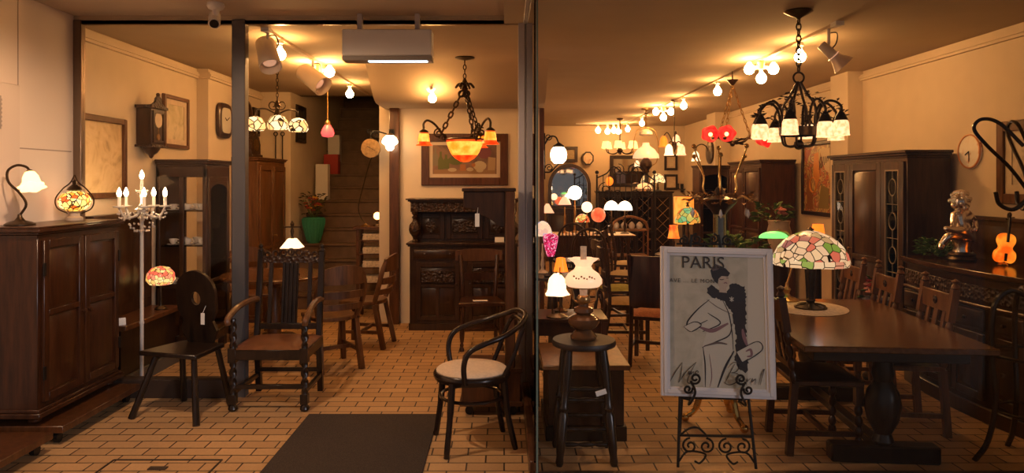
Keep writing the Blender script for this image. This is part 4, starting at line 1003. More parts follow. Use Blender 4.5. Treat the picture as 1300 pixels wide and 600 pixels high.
t = thing('bentwood_armchair', 'black bentwood armchair with round cream seat pad outside the glass', 'armchair', (X(599,4.32), 4.33, 0), -76)
BW = mat('black_bentwood', (.022,.011,.007), .22)
MB().lathe([(.19,.405),(.225,.405),(.235,.425),(.235,.44),(.225,.452),(.19,.452)], seg=36).build('seat_ring', BW, t)
MB().lathe([(.215,.445),(.218,.458),(.205,.468),(.12,.474),(1e-4,.475)], seg=36).build('seat_pad', CREAMF, t)
for sx in (-1, 1):
    MB().tube(smooth_pts([(sx*.16,-.15,.42),(sx*.175,-.165,.22),(sx*.20,-.19,0)]), [.021]*6+[.018]*6+[.016], 8).build('leg', BW, t)
    MB().tube(smooth_pts([(sx*.12,.17,.42),(sx*.13,.19,.22),(sx*.155,.235,0)]), [.021]*6+[.018]*6+[.016], 8).build('leg', BW, t)
MB().torus((0,0,.30), .19, .011, 32).build('ring_stretcher', BW, t)
half = [(.245,-.09,.43),(.262,-.10,.54),(.27,-.07,.62),(.275,.02,.665),(.255,.14,.70),(.19,.25,.745),(.09,.315,.785)]
pts = smooth_pts(half + [(-x,y,z) for x, y, z in half[::-1]], 7)
MB().tube(pts, .0165, 9).build('arm_hoop', BW, t)
hb = [(.15,.165,.44),(.165,.22,.56),(.16,.255,.66),(.115,.295,.74)]
MB().tube(smooth_pts(hb + [(-x,y,z) for x, y, z in hb[::-1]], 7), .0145, 8).build('back_hoop', BW, t)

# ================================================================== behind the front glass: stool, oil lamp, chest
t = thing('round_stool', 'tall dark turned stool carrying the oil lamp behind the front glass', 'stool', (X(741,4.14), 4.13, 0))
MB().lathe([(.165,.645),(.182,.650),(.187,.665),(.180,.682),(1e-4,.685)], seg=36).build('seat', wood('stool_seat', (.010,.005,.003), (.032,.014,.007), .5), t)
for sx in (-1, 1):
    for sy in (-1, 1):
        MB().lathe([(.017,0),(.024,.02),(.021,.05),(.026,.10),(.029,.28),(.02,.30),(.03,.32),(.02,.34),(.026,.42),(.028,.55),(.022,.645)], (sx*.155,sy*.145,0), 12, axis=Vector((-sx*.09,-sy*.07,1)).to_track_quat('Z','Y').to_matrix()).build('leg', BLK, t)
for z, y in ((.115,-.128),(.20,-.122),(.36,-.108),(.42,-.105)): MB().turned((-.135,y,z),(.135,y,z),.014,'bobbin',3).build('stretcher', BLK, t)
for z in (.15,.30):
    for sx in (-1, 1): MB().turned((sx*.132,-.12,z),(sx*.132,.12,z),.013,'bobbin',3).build('stretcher', BLK, t)
MB().turned((-.135,.118,.2),(.135,.118,.2),.014,'bobbin',3).build('stretcher', BLK, t)
o = MB().box(-.03,.03,-.002,.002,-.014,.014).build('price_tag', PAPER); o.location = (X(762,3.98)+.0, 3.945, .425); tag(o, 'small white price tag hanging from the rail of the round stool', 'tag'); o.rotation_euler = (0,R(-18),0); TAG1 = o
t = thing('oil_lamp', 'brown glazed oil lamp with frilled white shade and glass chimney on the stool', 'oil lamp', (X(741,4.14), 4.15, .685))
BRG = mat('brown_glaze', (.12,.05,.02), .1)
MB().lathe([(.075,0),(.078,.012),(.065,.025),(.06,.035),(.045,.05),(.075,.065),(.092,.09),(.09,.115),(.06,.135),(.04,.14),(.058,.155),(.055,.175),(.03,.185),(.03,.2)], seg=28).build('font', BRG, t)
b = MB(); b.lathe([(.03,.2),(.04,.215),(.04,.235),(.03,.25)], seg=18)
for k in range(5):
    a = 2*PI*k/5; ca, sa = math.cos(a), math.sin(a); b.tube(smooth_pts([(.035*ca,.035*sa,.205),(.07*ca,.07*sa,.22),(.075*ca,.075*sa,.26),(.09*ca,.09*sa,.30)]), .004, 5)
b.torus((0,0,.30), .09, .004, 24); b.build('burner', BRASS, t)
MB().shell([(.09,.30),(.108,.32),(.108,.345),(.09,.375),(.055,.40),(.045,.42),(.055,.44,.3),(.082,.465,1)], seg=48, ruff=.13, nr=6).build('lamp_shade', OPALS, t)
MB().shell([(.02,.24),(.026,.30),(.02,.36),(.018,.52),(.019,.535)], seg=16).build('glass_chimney', emit_noise('etched_chimney', (.45,.25,.14), (.6,.35,.2), .45, 60), t)
b = MB()
for k in range(9): 
    a = R(230+9*k*1.0); b.sphere((.099*math.cos(a), .099*math.sin(a), .362+.008*math.cos(k*2)), .006, 6, 4)
b.build('painted_flowers', mat('flower_brown', (.30,.16,.08), .6), t)

t = thing('wooden_chest', 'low dark wooden chest with a lit plank top behind the round stool', 'chest', (X(737,4.7), 4.66, 0))
MB().box(-.235,.235,-.28,.28,.09,.44).build('box_body', DARK, t, bevel=.004); MB().box(-.27,.27,-.31,.31,.44,.47).build('lid', PINE, t, bevel=.005); MB().box(-.25,.25,-.295,.28,0,.09).build('plinth', BLK, t, bevel=.004)
t = thing('side_table', 'small dark side table holding the tulip lamps behind the chest', 'table', (.47, 5.22, 0))
MB().box(-.27,.27,-.2,.2,.60,.625).build('table_top', MAHO, t, bevel=.004); MB().box(-.24,.24,-.17,.17,.50,.60).build('apron', MAHO, t)
for sx in (-1,1):
    for sy in (-1,1): MB().box(sx*.24-.02,sx*.24+.02,sy*.17-.02,sy*.17+.02,0,.60).build('leg', MAHO, t)
# tulip lamp (nearest), amber lamp, beaded lamp
t = thing('tulip_lamp', 'small brass lamp with a glowing white tulip shade on the side table', 'lamp', (X(707,5.1), 5.1, .625))
MB().lathe([(.075,0),(.078,.008),(.05,.02),(.018,.03),(.012,.05)], seg=20).build('base', DBRZ, t)
MB().tube(smooth_pts([(-.03,0,.02),(-.035,0,.15),(-.03,0,.27),(0,0,.325)]), .007, 6).build('stem', DBRZ, t)
MB().tube([(.02,-.02,.03),(.02,-.02,.36)], .004, 5).build('pull_rod', DBRZ, t)
MB().shell(tulip(.078, .16, .315), seg=30, ruff=.10, nr=5).build('lamp_shade', emit('tulip_lit', (1,.66,.36), 2.6), t)
t = lamp('amber_lamp', 'small lamp with glowing orange cone shade behind the white tulip lamp', (X(712,5.32), 5.32, .625), stem_base(.05,.30,.3), DBRZ, [(.055,.30),(.032,.40),(.012,.405)], AMBER)
t = thing('pedestal_table', 'dark round pedestal table under the beaded and white lamps by the glass edge', 'table', (.42, 6.15, 0))
MB().lathe([(.22,.76),(.235,.77),(.235,.785),(1e-4,.79)], seg=28).build('table_top', BLK, t); MB().lathe([(.18,0),(.19,.03),(.05,.07),(.035,.3),(.05,.5),(.03,.7),(.09,.76)], seg=18).build('pedestal', BLK, t)
lamp('beaded_lamp', 'magenta beaded goblet lamp glowing on the pedestal table', (X(699,6.05), 6.05, .79), [(.055,0),(.058,.01),(.02,.025),(.012,.05),(.012,.12),(.03,.17)], DBRZ, [(.028,.165),(.045,.22),(.06,.29),(.066,.345),(.05,.36),(.01,.365)], MAGE)
lamp('china_lamp', 'white painted glass mushroom lamp at the edge of the front glass', (X(689,6.24), 6.26, .79), stem_base(.05,.26,.4), CREAMC, dome(.085,.33,.46), stained('painted_opal', [(1,.62,.4),(1,.7,.45),(.9,.5,.35),(.5,.45,.6),(1,.66,.4)], 1.0, 22, .0))
# ================================================================== back of the shop, centre
BS = 'framed pieces on the back wall'
framed('square_wall_clock', 'square dark-framed clock high on the back wall left of the octagonal frame', (X(723,15), YB-.045, Z(196,15)), 0, .33, .32, .06, DARK, picture('clock_face', [(.35,.26,.15),(.5,.38,.22)], 6), cat='clock')
t = thing('octagonal_picture', 'octagonal dark-framed picture on the back wall above the arched mirror', 'picture', (X(746,15), YB-.045, Z(201,15)))
oc = [(.12*math.cos(PI/8+PI/4*k)/math.cos(PI/8), .14*math.sin(PI/8+PI/4*k)/math.cos(PI/8)) for k in range(8)]
Mx = Matrix.Rotation(R(90),4,'X'); MB().prism(oc, Mx, .03).build('frame', BLK, t); MB().prism([(x*.78,y*.8) for x, y in oc], Matrix.Translation((0,-.03,0)) @ Mx, .003).build('picture', picture('floral_print', [(.65,.5,.34),(.7,.56,.4),(.5,.14,.06)], 6), t)
framed('overmantel_mirror', 'large rectangular dark-framed mirror hanging on the back wall behind the iron gate', (X(798,15), YB-.045, Z(217,15)), 0, .80, .65, .07, BLK, MIRR, cat='mirror')
framed('small_framed_print', 'small framed certificate, the upper of two on the back wall right', (X(851,15), YB-.045, Z(206,15)), 0, .27, .33, .045, BLK, picture('certificate', [(.55,.45,.3),(.65,.54,.38)], 9), mount=.03)
framed('small_framed_print', 'small framed certificate, the lower of two on the back wall right', (X(851,15), YB-.045, Z(231,15)), 0, .28, .32, .045, BLK, picture('certificate_b', [(.5,.38,.26),(.62,.5,.36)], 8), mount=.03)
t = thing('wall_candle_bracket', 'small dark iron candle bracket on the back wall below the coloured glass lamps', 'candle holder', (X(868,15)-.04, YB-.002, Z(238,15)))
b = MB(); b.box(-.03,.03,-.02,0,-.1,.08); b.tube([(-.1,-.08,-.02),(0,-.04,-.05),(.1,-.08,-.02)], .012, 6)
b.build('bracket', IRON, t)
for s in (-1,1): MB().lathe([(.03,0),(.02,.02),(.02,.10),(1e-4,.10)], (s*.1,-.08,-.01), 10).build('candle', IRON, t)
# arched mirror dresser
t = thing('arched_mirror_dresser', 'dark dresser with a large arched mirror at the left end of the back wall', 'dresser', (X(724,14.4), 14.45, 0))
carcass(t, .95, .44, .06, 1.02, DARK); MB().box(-.5,.5,-.25,.23,1.02,1.05).build('top', DARK, t, bevel=.004)
for s in (-1,1): door_part(t, min(s*.01,s*.46), max(s*.01,s*.46), .1, .98, -.22, DARK, 1, knob=(s*.04,.6))
n = 24; outer = [(-.44,1.05)] + [(-.44*math.cos(PI*k/n), 1.5+.46*math.sin(PI*k/n)) for k in range(n+1)] + [(.44,1.05)]
inner = [(-.37,1.10)] + [(-.37*math.cos(PI*k/n), 1.5+.39*math.sin(PI*k/n)) for k in range(n+1)] + [(.37,1.10)]
b = MB(); N_ = len(outer); vs = [(x,.12,z) for x, z in outer]+[(x,.12,z) for x, z in inner]+[(x,.17,z) for x, z in outer]+[(x,.17,z) for x, z in inner]; fs = []
for i in range(N_):
    j = (i+1) % N_; fs += [(i,j,N_+j,N_+i),(2*N_+j,2*N_+i,3*N_+i,3*N_+j),(j,i,2*N_+i,2*N_+j),(N_+i,N_+j,3*N_+j,3*N_+i)]
b.add(vs, fs); b.build('arched_frame', DARK, t)
MB().prism(inner, Matrix.Translation((0,.16,0)) @ Mx, .01).build('mirror_glass', MIRR, t)
# sideboard with lattice glass doors
t = thing('lattice_sideboard', 'black-brown sideboard with latticed glass doors against the back wall', 'sideboard', (X(806,14.4), 14.55, 0))
w, d = 1.5, .44
carcass(t, w, d, .08, 1.36, BLK); mould(t, w, d, 1.36, BLK, ((.02,.02),(.03,.02)), 'top'); MB().box(-w/2-.01,w/2+.01,-d/2-.01,d/2,0,.08).build('plinth', BLK, t)
for k in range(4):
    x0 = -w/2+.02+k*.367; dd = door_part(t, x0, x0+.355, .12, 1.32, -d/2, BLK, 1, kind='pane', stile=.045)
    MB().box(x0+.045,x0+.31,-d/2-.006,-d/2-.002,.165,1.275).build('glass_pane', DGLASS, dd, smooth=False)
    b = MB()
    for q in range(5):
        z = .2+.21*q; b.tube([(x0+.05,-d/2-.012,z),(x0+.305,-d/2-.012,z+.25)], .005, 4); b.tube([(x0+.305,-d/2-.012,z),(x0+.05,-d/2-.012,z+.25)], .005, 4)
    b.build('lattice', BRASS, dd)
lamp('dome_lamp', 'small cream leaded dome lamp on the right end of the back sideboard', (X(837,14.3), 14.45, 1.40), stem_base(.09,.2), DBRZ, dome(.15,.17,.36), TIFF2)
lamp('amber_flame_lamp', 'small orange flame lamp on the left end of the back sideboard', (X(775,14.3), 14.42, 1.40), stem_base(.07,.12), DBRZ, globe(.075,.2,1.2), AMBER)
lamp('white_cloche_lamp', 'white glass shade lamp standing behind the iron gate on the back sideboard', (X(820,14.3), 14.5, 1.40), stem_base(.08,.06), BRASS, [(.17,.05),(.14,.12),(.06,.16),(.03,.17)], emit('soft_white', (1,.55,.25), .9))
# wrought iron gate
t = thing('wrought_iron_gate', 'tall scrolled wrought iron garden gate standing before the back sideboard', 'gate', (X(795,12.6), 12.6, 0))
b = MB()
for x in (-.52,.5): b.tube([(x,0,0),(x,0,1.72)], .016, 6); b.sphere((x,0,1.76), .035, 8, 6)
b.tube([(-.52,0,.12),(.5,0,.12)], .012, 6); b.tube([(-.52,0,.7),(.5,0,.7)], .012, 6); b.tube(smooth_pts([(-.52,0,1.66),(-.35,0,1.74),(-.22,0,1.86),(0,0,1.72),(.2,0,1.86),(.34,0,1.74),(.5,0,1.62)]), .012, 6)
b.build('frame', IRON, t)
b = MB()
for k in range(9): x = -.41+.1*k; b.tube([(x,0,.12),(x,0,1.72)], .008, 5)
b.build('bars', IRON, t)
b = MB()
for s in (-1,1):
    b.tube(spiral((s*.14,-.01,1.80),.11,.02,90,s*1.6), .009, 5); b.tube(spiral((s*.38,-.01,1.45),.13,.02,90,-s*1.7), .009, 5); b.tube(spiral((s*.15,-.01,1.35),.12,.02,-90,s*1.7), .009, 5); b.tube(spiral((s*.3,-.01,.95),.15,.02,90,s*1.7), .009, 5)
b.build('scrolls', IRON, t)
# display table with white cloth and small lamps
t = thing('display_table', 'long display table with a white cloth top crowded with small lamps', 'table', (1.22, 10.9, 0))
MB().box(-.72,.72,-.34,.34,.76,.79).build('table_top', DARK, t, bevel=.004); MB().box(-.74,.74,-.36,.36,.79,.80).build('white_cloth', mat('table_linen', (.72,.58,.42), .8), t, bevel=.002)
for sx in (-1,1):
    for sy in (-1,1): MB().turned((sx*.64,sy*.27,0),(sx*.64,sy*.27,.76),.04,'bal').build('leg', DARK, t)
zt = .80; G = 'small lamps on the display table'
lamp('white_pyramid_lamp', 'cream pyramid-shaded lamp at the left end of the display table', (X(695,10.8), 10.8, zt), stem_base(.07,.34), DBRZ, [(.14,.32),(.03,.46)], OPALS, shade_seg=4, phase=PI/4)
lamp('orange_globe_lamp', 'round mottled orange globe lamp on the display table', (X(759,10.8), 10.75, zt), stem_base(.07,.2), DBRZ, globe(.11,.29), emit_noise('orange_globe_lit', (.9,.08,.03), (1,.22,.08), 1.0, 9))
lamp('yellow_dome_lamp', 'yellow leaded dome lamp with red flowers left of the orange globe', (X(739,10.7), 10.65, zt), stem_base(.07,.20), DBRZ, dome(.11,.19,.31), stained('yellow_leaded', [(1,.55,.12),(.9,.12,.03),(1,.7,.25),(1,.5,.1)], 1.2, 18, .04))
lamp('white_tulip_lamp', 'white glass tulip lamp standing tall left of the orange globe', (X(743,10.95)+.03, 10.98, zt), stem_base(.06,.32), BRASS, globe(.085,.40), OPAL)
lamp('pink_tulip_lamp', 'small pink glass lamp left of the white tulip lamp on the display table', (X(717,10.95), 10.95, zt), stem_base(.06,.40), BRASS, [(.10,.44),(.075,.5),(.03,.56)], emit('pink_soft', (1,.38,.22), 1.6))
lamp('white_globe_lamp', 'tall white globe lamp with green leaves above the orange globe', (X(732,11.15)-.03, 11.12, zt), stem_base(.07,.52), BRASS, globe(.11,.62), GLOBE)
for k, (px, lab) in enumerate(((776,'left one of the pair of white domed lamps before the iron gate'), (791,'right one of the pair of white domed lamps before the iron gate'))):
    lamp('white_dome_lamp', lab, (X(px,11.0), 10.98-.14*k, zt), stem_base(.07,.36), DBRZ, dome(.115,.36,.50), emit('white_dome', (1,.75,.5), 4), group='pair of white domed lamps')
# windsor chairs
def windsor(m):
    t = thing('windsor_chair', '', 'chair', (0,0,0), 0, 'hoop-back windsor chairs')
    MB().lathe([(.17,.42),(.21,.43),(.215,.45),(.19,.46),(1e-4,.455)], seg=24, sy=.95).build('seat', m, t)
    for sx in (-1,1):
        for sy in (-1,1): MB().turned((sx*.2,sy*.19,0),(sx*.13,sy*.12,.42),.02,'bal').build('leg', m, t)
    MB().tube(smooth_pts([(-.17,.13,.45),(-.2,.2,.70),(-.18,.245,.90),(-.1,.265,1.01),(0,.27,1.04),(.1,.265,1.01),(.18,.245,.90),(.2,.2,.70),(.17,.13,.45)]), .015, 7).build('back_hoop', m, t)
    for k in range(7):
        x = -.135+.045*k; zt_ = .93+.10*math.sqrt(max(0, 1-(x/.17)**2)); MB().tube([(x*.8,.15,.45),(x,.262,zt_)], .0075, 5).build('spindle', m, t)
    b = MB(); b.bar((-.16,-.15,.2),(-.16,.15,.2),.02,.02); b.bar((.16,-.15,.2),(.16,.15,.2),.02,.02); b.bar((-.16,0,.2),(.16,0,.2),.02,.02); b.build('stretcher', m, t)
    return t
wc = windsor(DARK); wc.location = (X(746,8.6), 8.6, 0); wc.rotation_euler.z = R(178); wc['label'] = 'hoop-back windsor chair nearest the viewer with its spindles before the white-topped table'
place(wc, (X(729,9.5), 9.6, 0), 172, 'hoop-back windsor chair half hidden behind the nearer windsor chair')
# dark oval table
t = thing('oval_table', 'dark oval pedestal table before the windsor chairs', 'table', (X(733,7.3), 7.35, 0))
MB().lathe([(.25,.765),(.262,.775),(.26,.79),(1e-4,.795)], seg=32, sx=1.0, sy=.8).build('table_top', BLK, t); MB().lathe([(.16,0),(.17,.03),(.05,.07),(.04,.3),(.06,.5),(.035,.7),(.08,.765)], seg=18).build('pedestal', BLK, t)
# upholstered dining chairs behind the poster
def side_chair(m, fm, solid=False):
    t = thing('upholstered_dining_chair', '', 'chair', (0,0,0), 0)
    MB().prism([(-.21,-.2),(.21,-.2),(.18,.19),(-.18,.19)], Matrix.Translation((0,0,.40)), .03).build('seat_frame', m, t, bevel=.004)
    b = MB(); n = 10; vs = []
    for j in range(n+1):
        for i in range(n+1):
            u, v = i/n*2-1, j/n*2-1; q = (1-u**4)*(1-v**4); vs.append((u*(.205-.015*(v+1)), v*.19-.005, .43+.04*q))
    b.add(vs, [(j*(n+1)+i, j*(n+1)+i+1, (j+1)*(n+1)+i+1, (j+1)*(n+1)+i) for j in range(n) for i in range(n)]); b.build('seat_pad', fm, t)
    for sx in (-1,1):
        MB().bar((sx*.185,-.175,.40),(sx*.185,-.175,0),.036,.036).build('leg', m, t, bevel=.003)
        MB().tube(smooth_pts([(sx*.175,.24,0),(sx*.17,.18,.42),(sx*.175,.20,.7),(sx*.18,.26,.97)]), .019, 6).build('leg', m, t)
    if solid:
        crest(.52,.96,.20,.175,.03).build('backrest', m, t)
    else:
        crest(.86,.97,.235,.19,.03,flare=.02).build('top_rail', m, t); crest(.68,.73,.195,.165,.025).build('middle_rail', m, t); crest(.55,.59,.185,.16,.022).build('lower_rail', m, t)
    b = MB(); b.bar((-.18,-.17,.17),(-.17,.21,.17),.02,.028); b.bar((.18,-.17,.17),(.17,.21,.17),.02,.028); b.bar((-.17,.0,.17),(.17,.0,.17),.02,.028); b.bar((-.17,.0,.10),(.17,.0,.10),.001,.001); b.build('stretcher', m, t)
    return t
c1 = side_chair(DARK, GREENF); c1.location = (X(786,7.7), 7.75, 0); c1.rotation_euler.z = R(100); c1['label'] = 'dark chair with olive green seat pad behind the oil lamp and stool'; c1['group'] = 'dark upholstered dining chairs'
c2 = side_chair(DARK, mat('tan_fabric', (.40,.25,.10), .85, noise=.15, nscale=40)); c2.location = (X(804,6.85)-.06, 6.9, 0); c2.rotation_euler.z = R(88); c2['label'] = 'dark chair with tan seat pad just left of the poster'; c2['group'] = 'dark upholstered dining chairs'
CRS = mat('cream_seat', (.60,.46,.24), .8)
c3 = side_chair(DARK, CRS); c3.location = (X(793,9.0), 9.0, 0); c3.rotation_euler.z = R(75); c3['label'] = 'dark chair with cream seat next to the nearer windsor chair'; c3['group'] = 'dark upholstered dining chairs'
place(c3, (X(800,9.95), 10.1, 0), 80, 'dark chair with cream seat in front of the display table right end', 'dark upholstered dining chairs')
c4 = side_chair(MAHO, mat('striped_seat', (.36,.12,.05), .8, noise=.4, nscale=60), True); c4.location = (1.33, 6.28, 0); c4.rotation_euler.z = R(160); c4['label'] = 'brown solid-back chair with striped seat cut off by the left edge of the poster'
# tea trolley with china
t = thing('tea_trolley', 'brown wooden tea trolley with a curved handle before the iron gate', 'trolley', (X(797,11.9), 11.9, 0))
for z in (.35,.78): MB().box(-.32,.32,-.2,.2,z,z+.022).build('tray', PINE, t, bevel=.004)
for sx in (-1,1):
    for sy in (-1,1): MB().bar((sx*.3,sy*.18,.06),(sx*.3,sy*.18,.80),.025,.025).build('leg', PINE, t)
MB().tube(smooth_pts([(-.3,-.19,.80),(-.24,-.19,.94),(0,-.19,1.02),(.24,-.19,.94),(.3,-.19,.80)]), .022, 8).build('handle', PINE, t)
feet(t, .64, .40, .06, IRON, 'castor', 'castor', .04)
for k in range(4):
    o = MB().lathe([(.03,0),(.05,.03),(.055,.07),(.035,.10),(.015,.12),(1e-4,.125)], seg=14).build('china_pot', cupm); o.location = (X(782,11.9)+.13*k, 11.88, .802)
    tag(o, ('leftmost of four','second from left of four','third from left of four','rightmost of four')[k]+' white china pots on the tea trolley', 'pot', 'china pots on the tea trolley')
# round side table with lamps behind the poster
t = thing('lamp_table', 'dark round table carrying the green leaded lamp behind the poster', 'table', (2.12, 8.05, 0))
MB().lathe([(.38,.74),(.40,.75),(.40,.77),(1e-4,.775)], seg=32).build('table_top', DARK, t); MB().lathe([(.2,0),(.22,.03),(.06,.08),(.045,.3),(.07,.5),(.04,.68),(.1,.74)], seg=18).build('pedestal', DARK, t)
lamp('green_leaded_lamp', 'green and orange leaded glass dome lamp above the top edge of the poster', (X(873,8), 8.0, .775), stem_base(.09,.36), DBRZ, dome(.14,.36,.54), TIFF3, finial=[(.02,.54),(.012,.57),(1e-4,.59)])
lamp('red_tulip_lamp', 'small glowing red and yellow tulip lamp left of the green leaded lamp', (X(853,8), 7.92, .775), stem_base(.06,.22), DBRZ, [(.066,.19),(.058,.22),(.05,.27),(.042,.32,.6),(.046,.335,1)], emit_noise('red_yellow_lit', (1,.035,.01), (1,.26,.025), 1.5, 9), ruff=.12, nr=6)
t = thing('picture_box_lamp', 'glowing orange square paper box lamp behind the green leaded lamp', 'lamp', (X(868,10), 10.0, 0))
MB().box(-.13,.13,-.13,.13,0,.03).build('base', BLK, t); MB().tube([(0,0,.03),(0,0,1.0)], .02, 8).build('pole', BLK, t)
MB().box(-.115,.115,-.115,.115,1.0,1.38).build('lamp_shade', emit_noise('paper_lit', (1,.15,.01), (1,.36,.05), 1.4, 5), t, bevel=.006)
# hanging lamps in the middle distance
t = thing('white_glass_pendant', 'large white glass oil lamp pendant hanging from brass rods mid shop', 'pendant lamp', (X(820,11.4), 11.4, ZC))
MB().lathe([(.07,0),(.07,-.02),(.02,-.04)], seg=16).build('canopy', BRASS, t)
b = MB(); chain(b, (0,0,-.04), (0,0,-.30), .05, .006, .015); b.build('chain', BRASS, t)
MB().shell([(.03,-.33),(.10,-.37),(.11,-.42),(.06,-.44)], seg=20, ruff=0).build('smoke_bell', mat('milk_glass', (.75,.65,.52), .25), t)
for s in (-1,1): MB().tube(smooth_pts([(0,0,-.30),(s*.14,0,-.36),(s*.20,0,-.6),(s*.17,0,-.86),(s*.05,0,-.93)]), .007, 6).build('hanging_rod', BRASS, t)
MB().shell([(.21,-.80),(.20,-.74),(.14,-.66),(.06,-.60),(.05,-.55)], seg=28).build('lamp_shade', emit('opal_pendant', (1,.62,.36), .75), t)
MB().lathe([(.03,-.78),(.09,-.86),(.10,-.93),(.05,-.99),(.06,-1.02),(1e-4,-1.05)], seg=18).build('font', DBRZ, t)
t = thing('fabric_shade_chandelier', 'brass chandelier with a row of pale fabric cone shades far down the shop', 'chandelier', (X(787,13.2), 13.2, ZC))
MB().lathe([(.06,0),(.06,-.02),(.01,-.04)], seg=14).build('canopy', DBRZ, t); cord(t, 0, 0, -.04, -.42, .012, DBRZ)
MB().lathe([(.02,-.40),(.05,-.45),(.03,-.55),(.06,-.60),(1e-4,-.68)], seg=14).build('body', DBRZ, t)
for k in range(6):
    a = R(15+60*k); ca, sa = math.cos(a), math.sin(a)
    ar = MB().tube(smooth_pts([(0,0,-.6),(.12*ca,.12*sa,-.66),(.24*ca,.24*sa,-.64),(.28*ca,.28*sa,-.56)]), .01, 6).build('arm', DBRZ, t)
    MB().shell([(.085,-.56),(.06,-.43)], (.28*ca,.28*sa,0), 18).build('lamp_shade', FABS, ar)
t = thing('coloured_glass_chandelier', 'small chandelier of white and yellow glass tulips right of the white pendant', 'chandelier', (X(856,10.2), 10.2, ZC))
MB().lathe([(.05,0),(.05,-.02),(.01,-.03)], seg=14).build('canopy', DBRZ, t); cord(t, 0, 0, -.03, -.62, .007, DBRZ)
MB().lathe([(.02,-.6),(.04,-.64),(.03,-.70),(1e-4,-.76)], seg=12).build('body', DBRZ, t)
for k, (dx, dy, dz, mm) in enumerate(((-.10,-.1,0,OPAL),(.07,-.12,.0,CREAMG),(-.13,.1,.13,AMBER),(.06,.12,.15,CREAMG))):
    ar = MB().tube(smooth_pts([(0,0,-.66),(dx*.6,dy*.6,-.60+dz),(dx,dy,-.64+dz)]), .008, 6).build('arm', DBRZ, t)
    MB().shell([(v[0],v[1]) for v in tulip(.065,-.80+dz,-.64+dz)], (dx,dy,0), 18).build('lamp_shade', mm, ar)
t = thing('swan_neck_wall_lamp', 'small white glass tulip lamp on a curved arm from the right rear wall plaque', 'wall lamp', (XR-.25, 12.25, 2.1), -90)
MB().lathe([(.20,0),(.20,.03),(.16,.045),(1e-4,.05)], seg=28, axis=Matrix.Rotation(R(90),3,'X')).build('round_plaque', DBRZ, t)
MB().tube(smooth_pts([(0,-.04,0),(0,-.08,.10),(0,-.16,.14),(0,-.24,.10),(0,-.26,.02)]), .010, 6).build('arm', DBRZ, t)
MB().shell(tulip(.07,-.15,.02), (0,-.26,0), 20, ruff=.08, nr=5).build('lamp_shade', OPAL, t)
t = thing('globe_wall_lantern', 'bright white globe lantern on scrolled iron bracket at the end of the partition', 'wall lamp', (.452, 8.03, Z(196,8)), 90)
b = MB(); b.box(-.03,.03,-.012,0,-.28,.24); b.tube(smooth_pts([(0,-.01,.12),(0,-.06,.20),(0,-.13,.2),(0,-.165,.13)]), .009, 6); b.tube(smooth_pts([(0,-.01,-.2),(0,-.08,-.19),(0,-.165,-.10)]), .009, 6); b.tube(spiral((0,-.06,-.15),.045,.01,0,1.4,plane='yz'), .007, 5); b.tube(spiral((0,-.05,.2),.04,.01,180,1.4,plane='yz'), .006, 5); b.build('bracket', IRON, t)
MB().lathe([(.05,-.10),(.085,-.06),(.095,0),(.085,.05),(.06,.085),(.05,.09)], (0,-.165,0), 24).build('glass_globe', GLOBE, t)
MB().lathe([(.06,.085),(.065,.10),(.02,.13),(1e-4,.14)], (0,-.165,0), 18).build('cap', IRON, t)
# ================================================================== right: big table, chairs, lamps
t = thing('dining_table', 'large polished dark oak refectory dining table behind the poster', 'table', (2.22, 4.64, 0), -5)
TL, TW = 1.62, 1.02
MB().box(-TW/2, TW/2, -TL/2, TL/2, .665, .70).build('table_top', TOPW, t, bevel=.006)
MB().box(-TW/2+.09, TW/2-.09, -TL/2+.12, TL/2-.12, .59, .665).build('apron', BLK, t, bevel=.004)
for s in (-1,1):
    MB().lathe([(.05,0),(.06,.02),(.045,.06),(.085,.14),(.10,.22),(.085,.30),(.05,.36),(.06,.40),(.05,.49)], (0,s*.58,.10), 20).build('pedestal', BLK, t)
    MB().box(-.30,.30,s*.58-.05,s*.58+.05,.0,.10).build('foot', BLK, t, bevel=.01)
MB().box(-.035,.035,-.53,.53,.05,.10).build('stretcher', BLK, t, bevel=.004)
# oval lace runner
o = MB().lathe([(.30,0),(.31,.002),(.30,.004),(1e-4,.004)], seg=44, sx=.80, sy=1.0).build('lace_runner', LACE); o.location = (2.17, 5.02, .7005); o.rotation_euler.z = R(-28); tag(o, 'cream oval lace mat under the large leaded glass lamp', 'table mat')
t = thing('leaded_glass_lamp', 'large floral leaded glass lamp with scalloped rim on the dining table', 'lamp', (2.17, 5.02, .7055))
MB().lathe([(.108,0),(.11,.008),(.085,.018),(.04,.026),(.026,.04),(.034,.055),(.024,.07),(.024,.12),(.032,.2),(.036,.27),(.03,.33),(.036,.36),(.02,.38),(.012,.52)], seg=24, ruff=.0).build('base', DBRZ, t)
b = MB()
for k in range(6):
    a = k*PI/3; b.tube(smooth_pts([(.025*math.cos(a),.025*math.sin(a),.06),(.032*math.cos(a),.032*math.sin(a),.2),(.037*math.cos(a),.037*math.sin(a),.29),(.024*math.cos(a),.024*math.sin(a),.37)]), .006, 5)
    b.tube(smooth_pts([(.03*math.cos(a),.03*math.sin(a),.03),(.07*math.cos(a),.07*math.sin(a),.022),(.105*math.cos(a),.105*math.sin(a),.008)]), .008, 5)
b.build('leaf_ribs', DBRZ, t)
b = MB(); b.mi = 1; b.shell([(.248,.302,1),(.256,.325,.5),(.253,.35)], seg=72, ruff=.022, nr=18); b.mi = 0; b.shell([(.253,.35),(.243,.385),(.218,.43),(.178,.475),(.125,.512),(.06,.538),(.02,.546)], seg=72); b.build('lamp_shade', [TIFF1, SKIRT], t)
MB().lathe([(.02,.546),(.026,.555),(.01,.565),(1e-4,.575)], seg=12).build('finial', DBRZ, t)
MB().sphere((.03,-.03,.35), .026, 10, 6).build('bulb', emit('lamp_bulb_small', (.9,.95,1), 8), t)
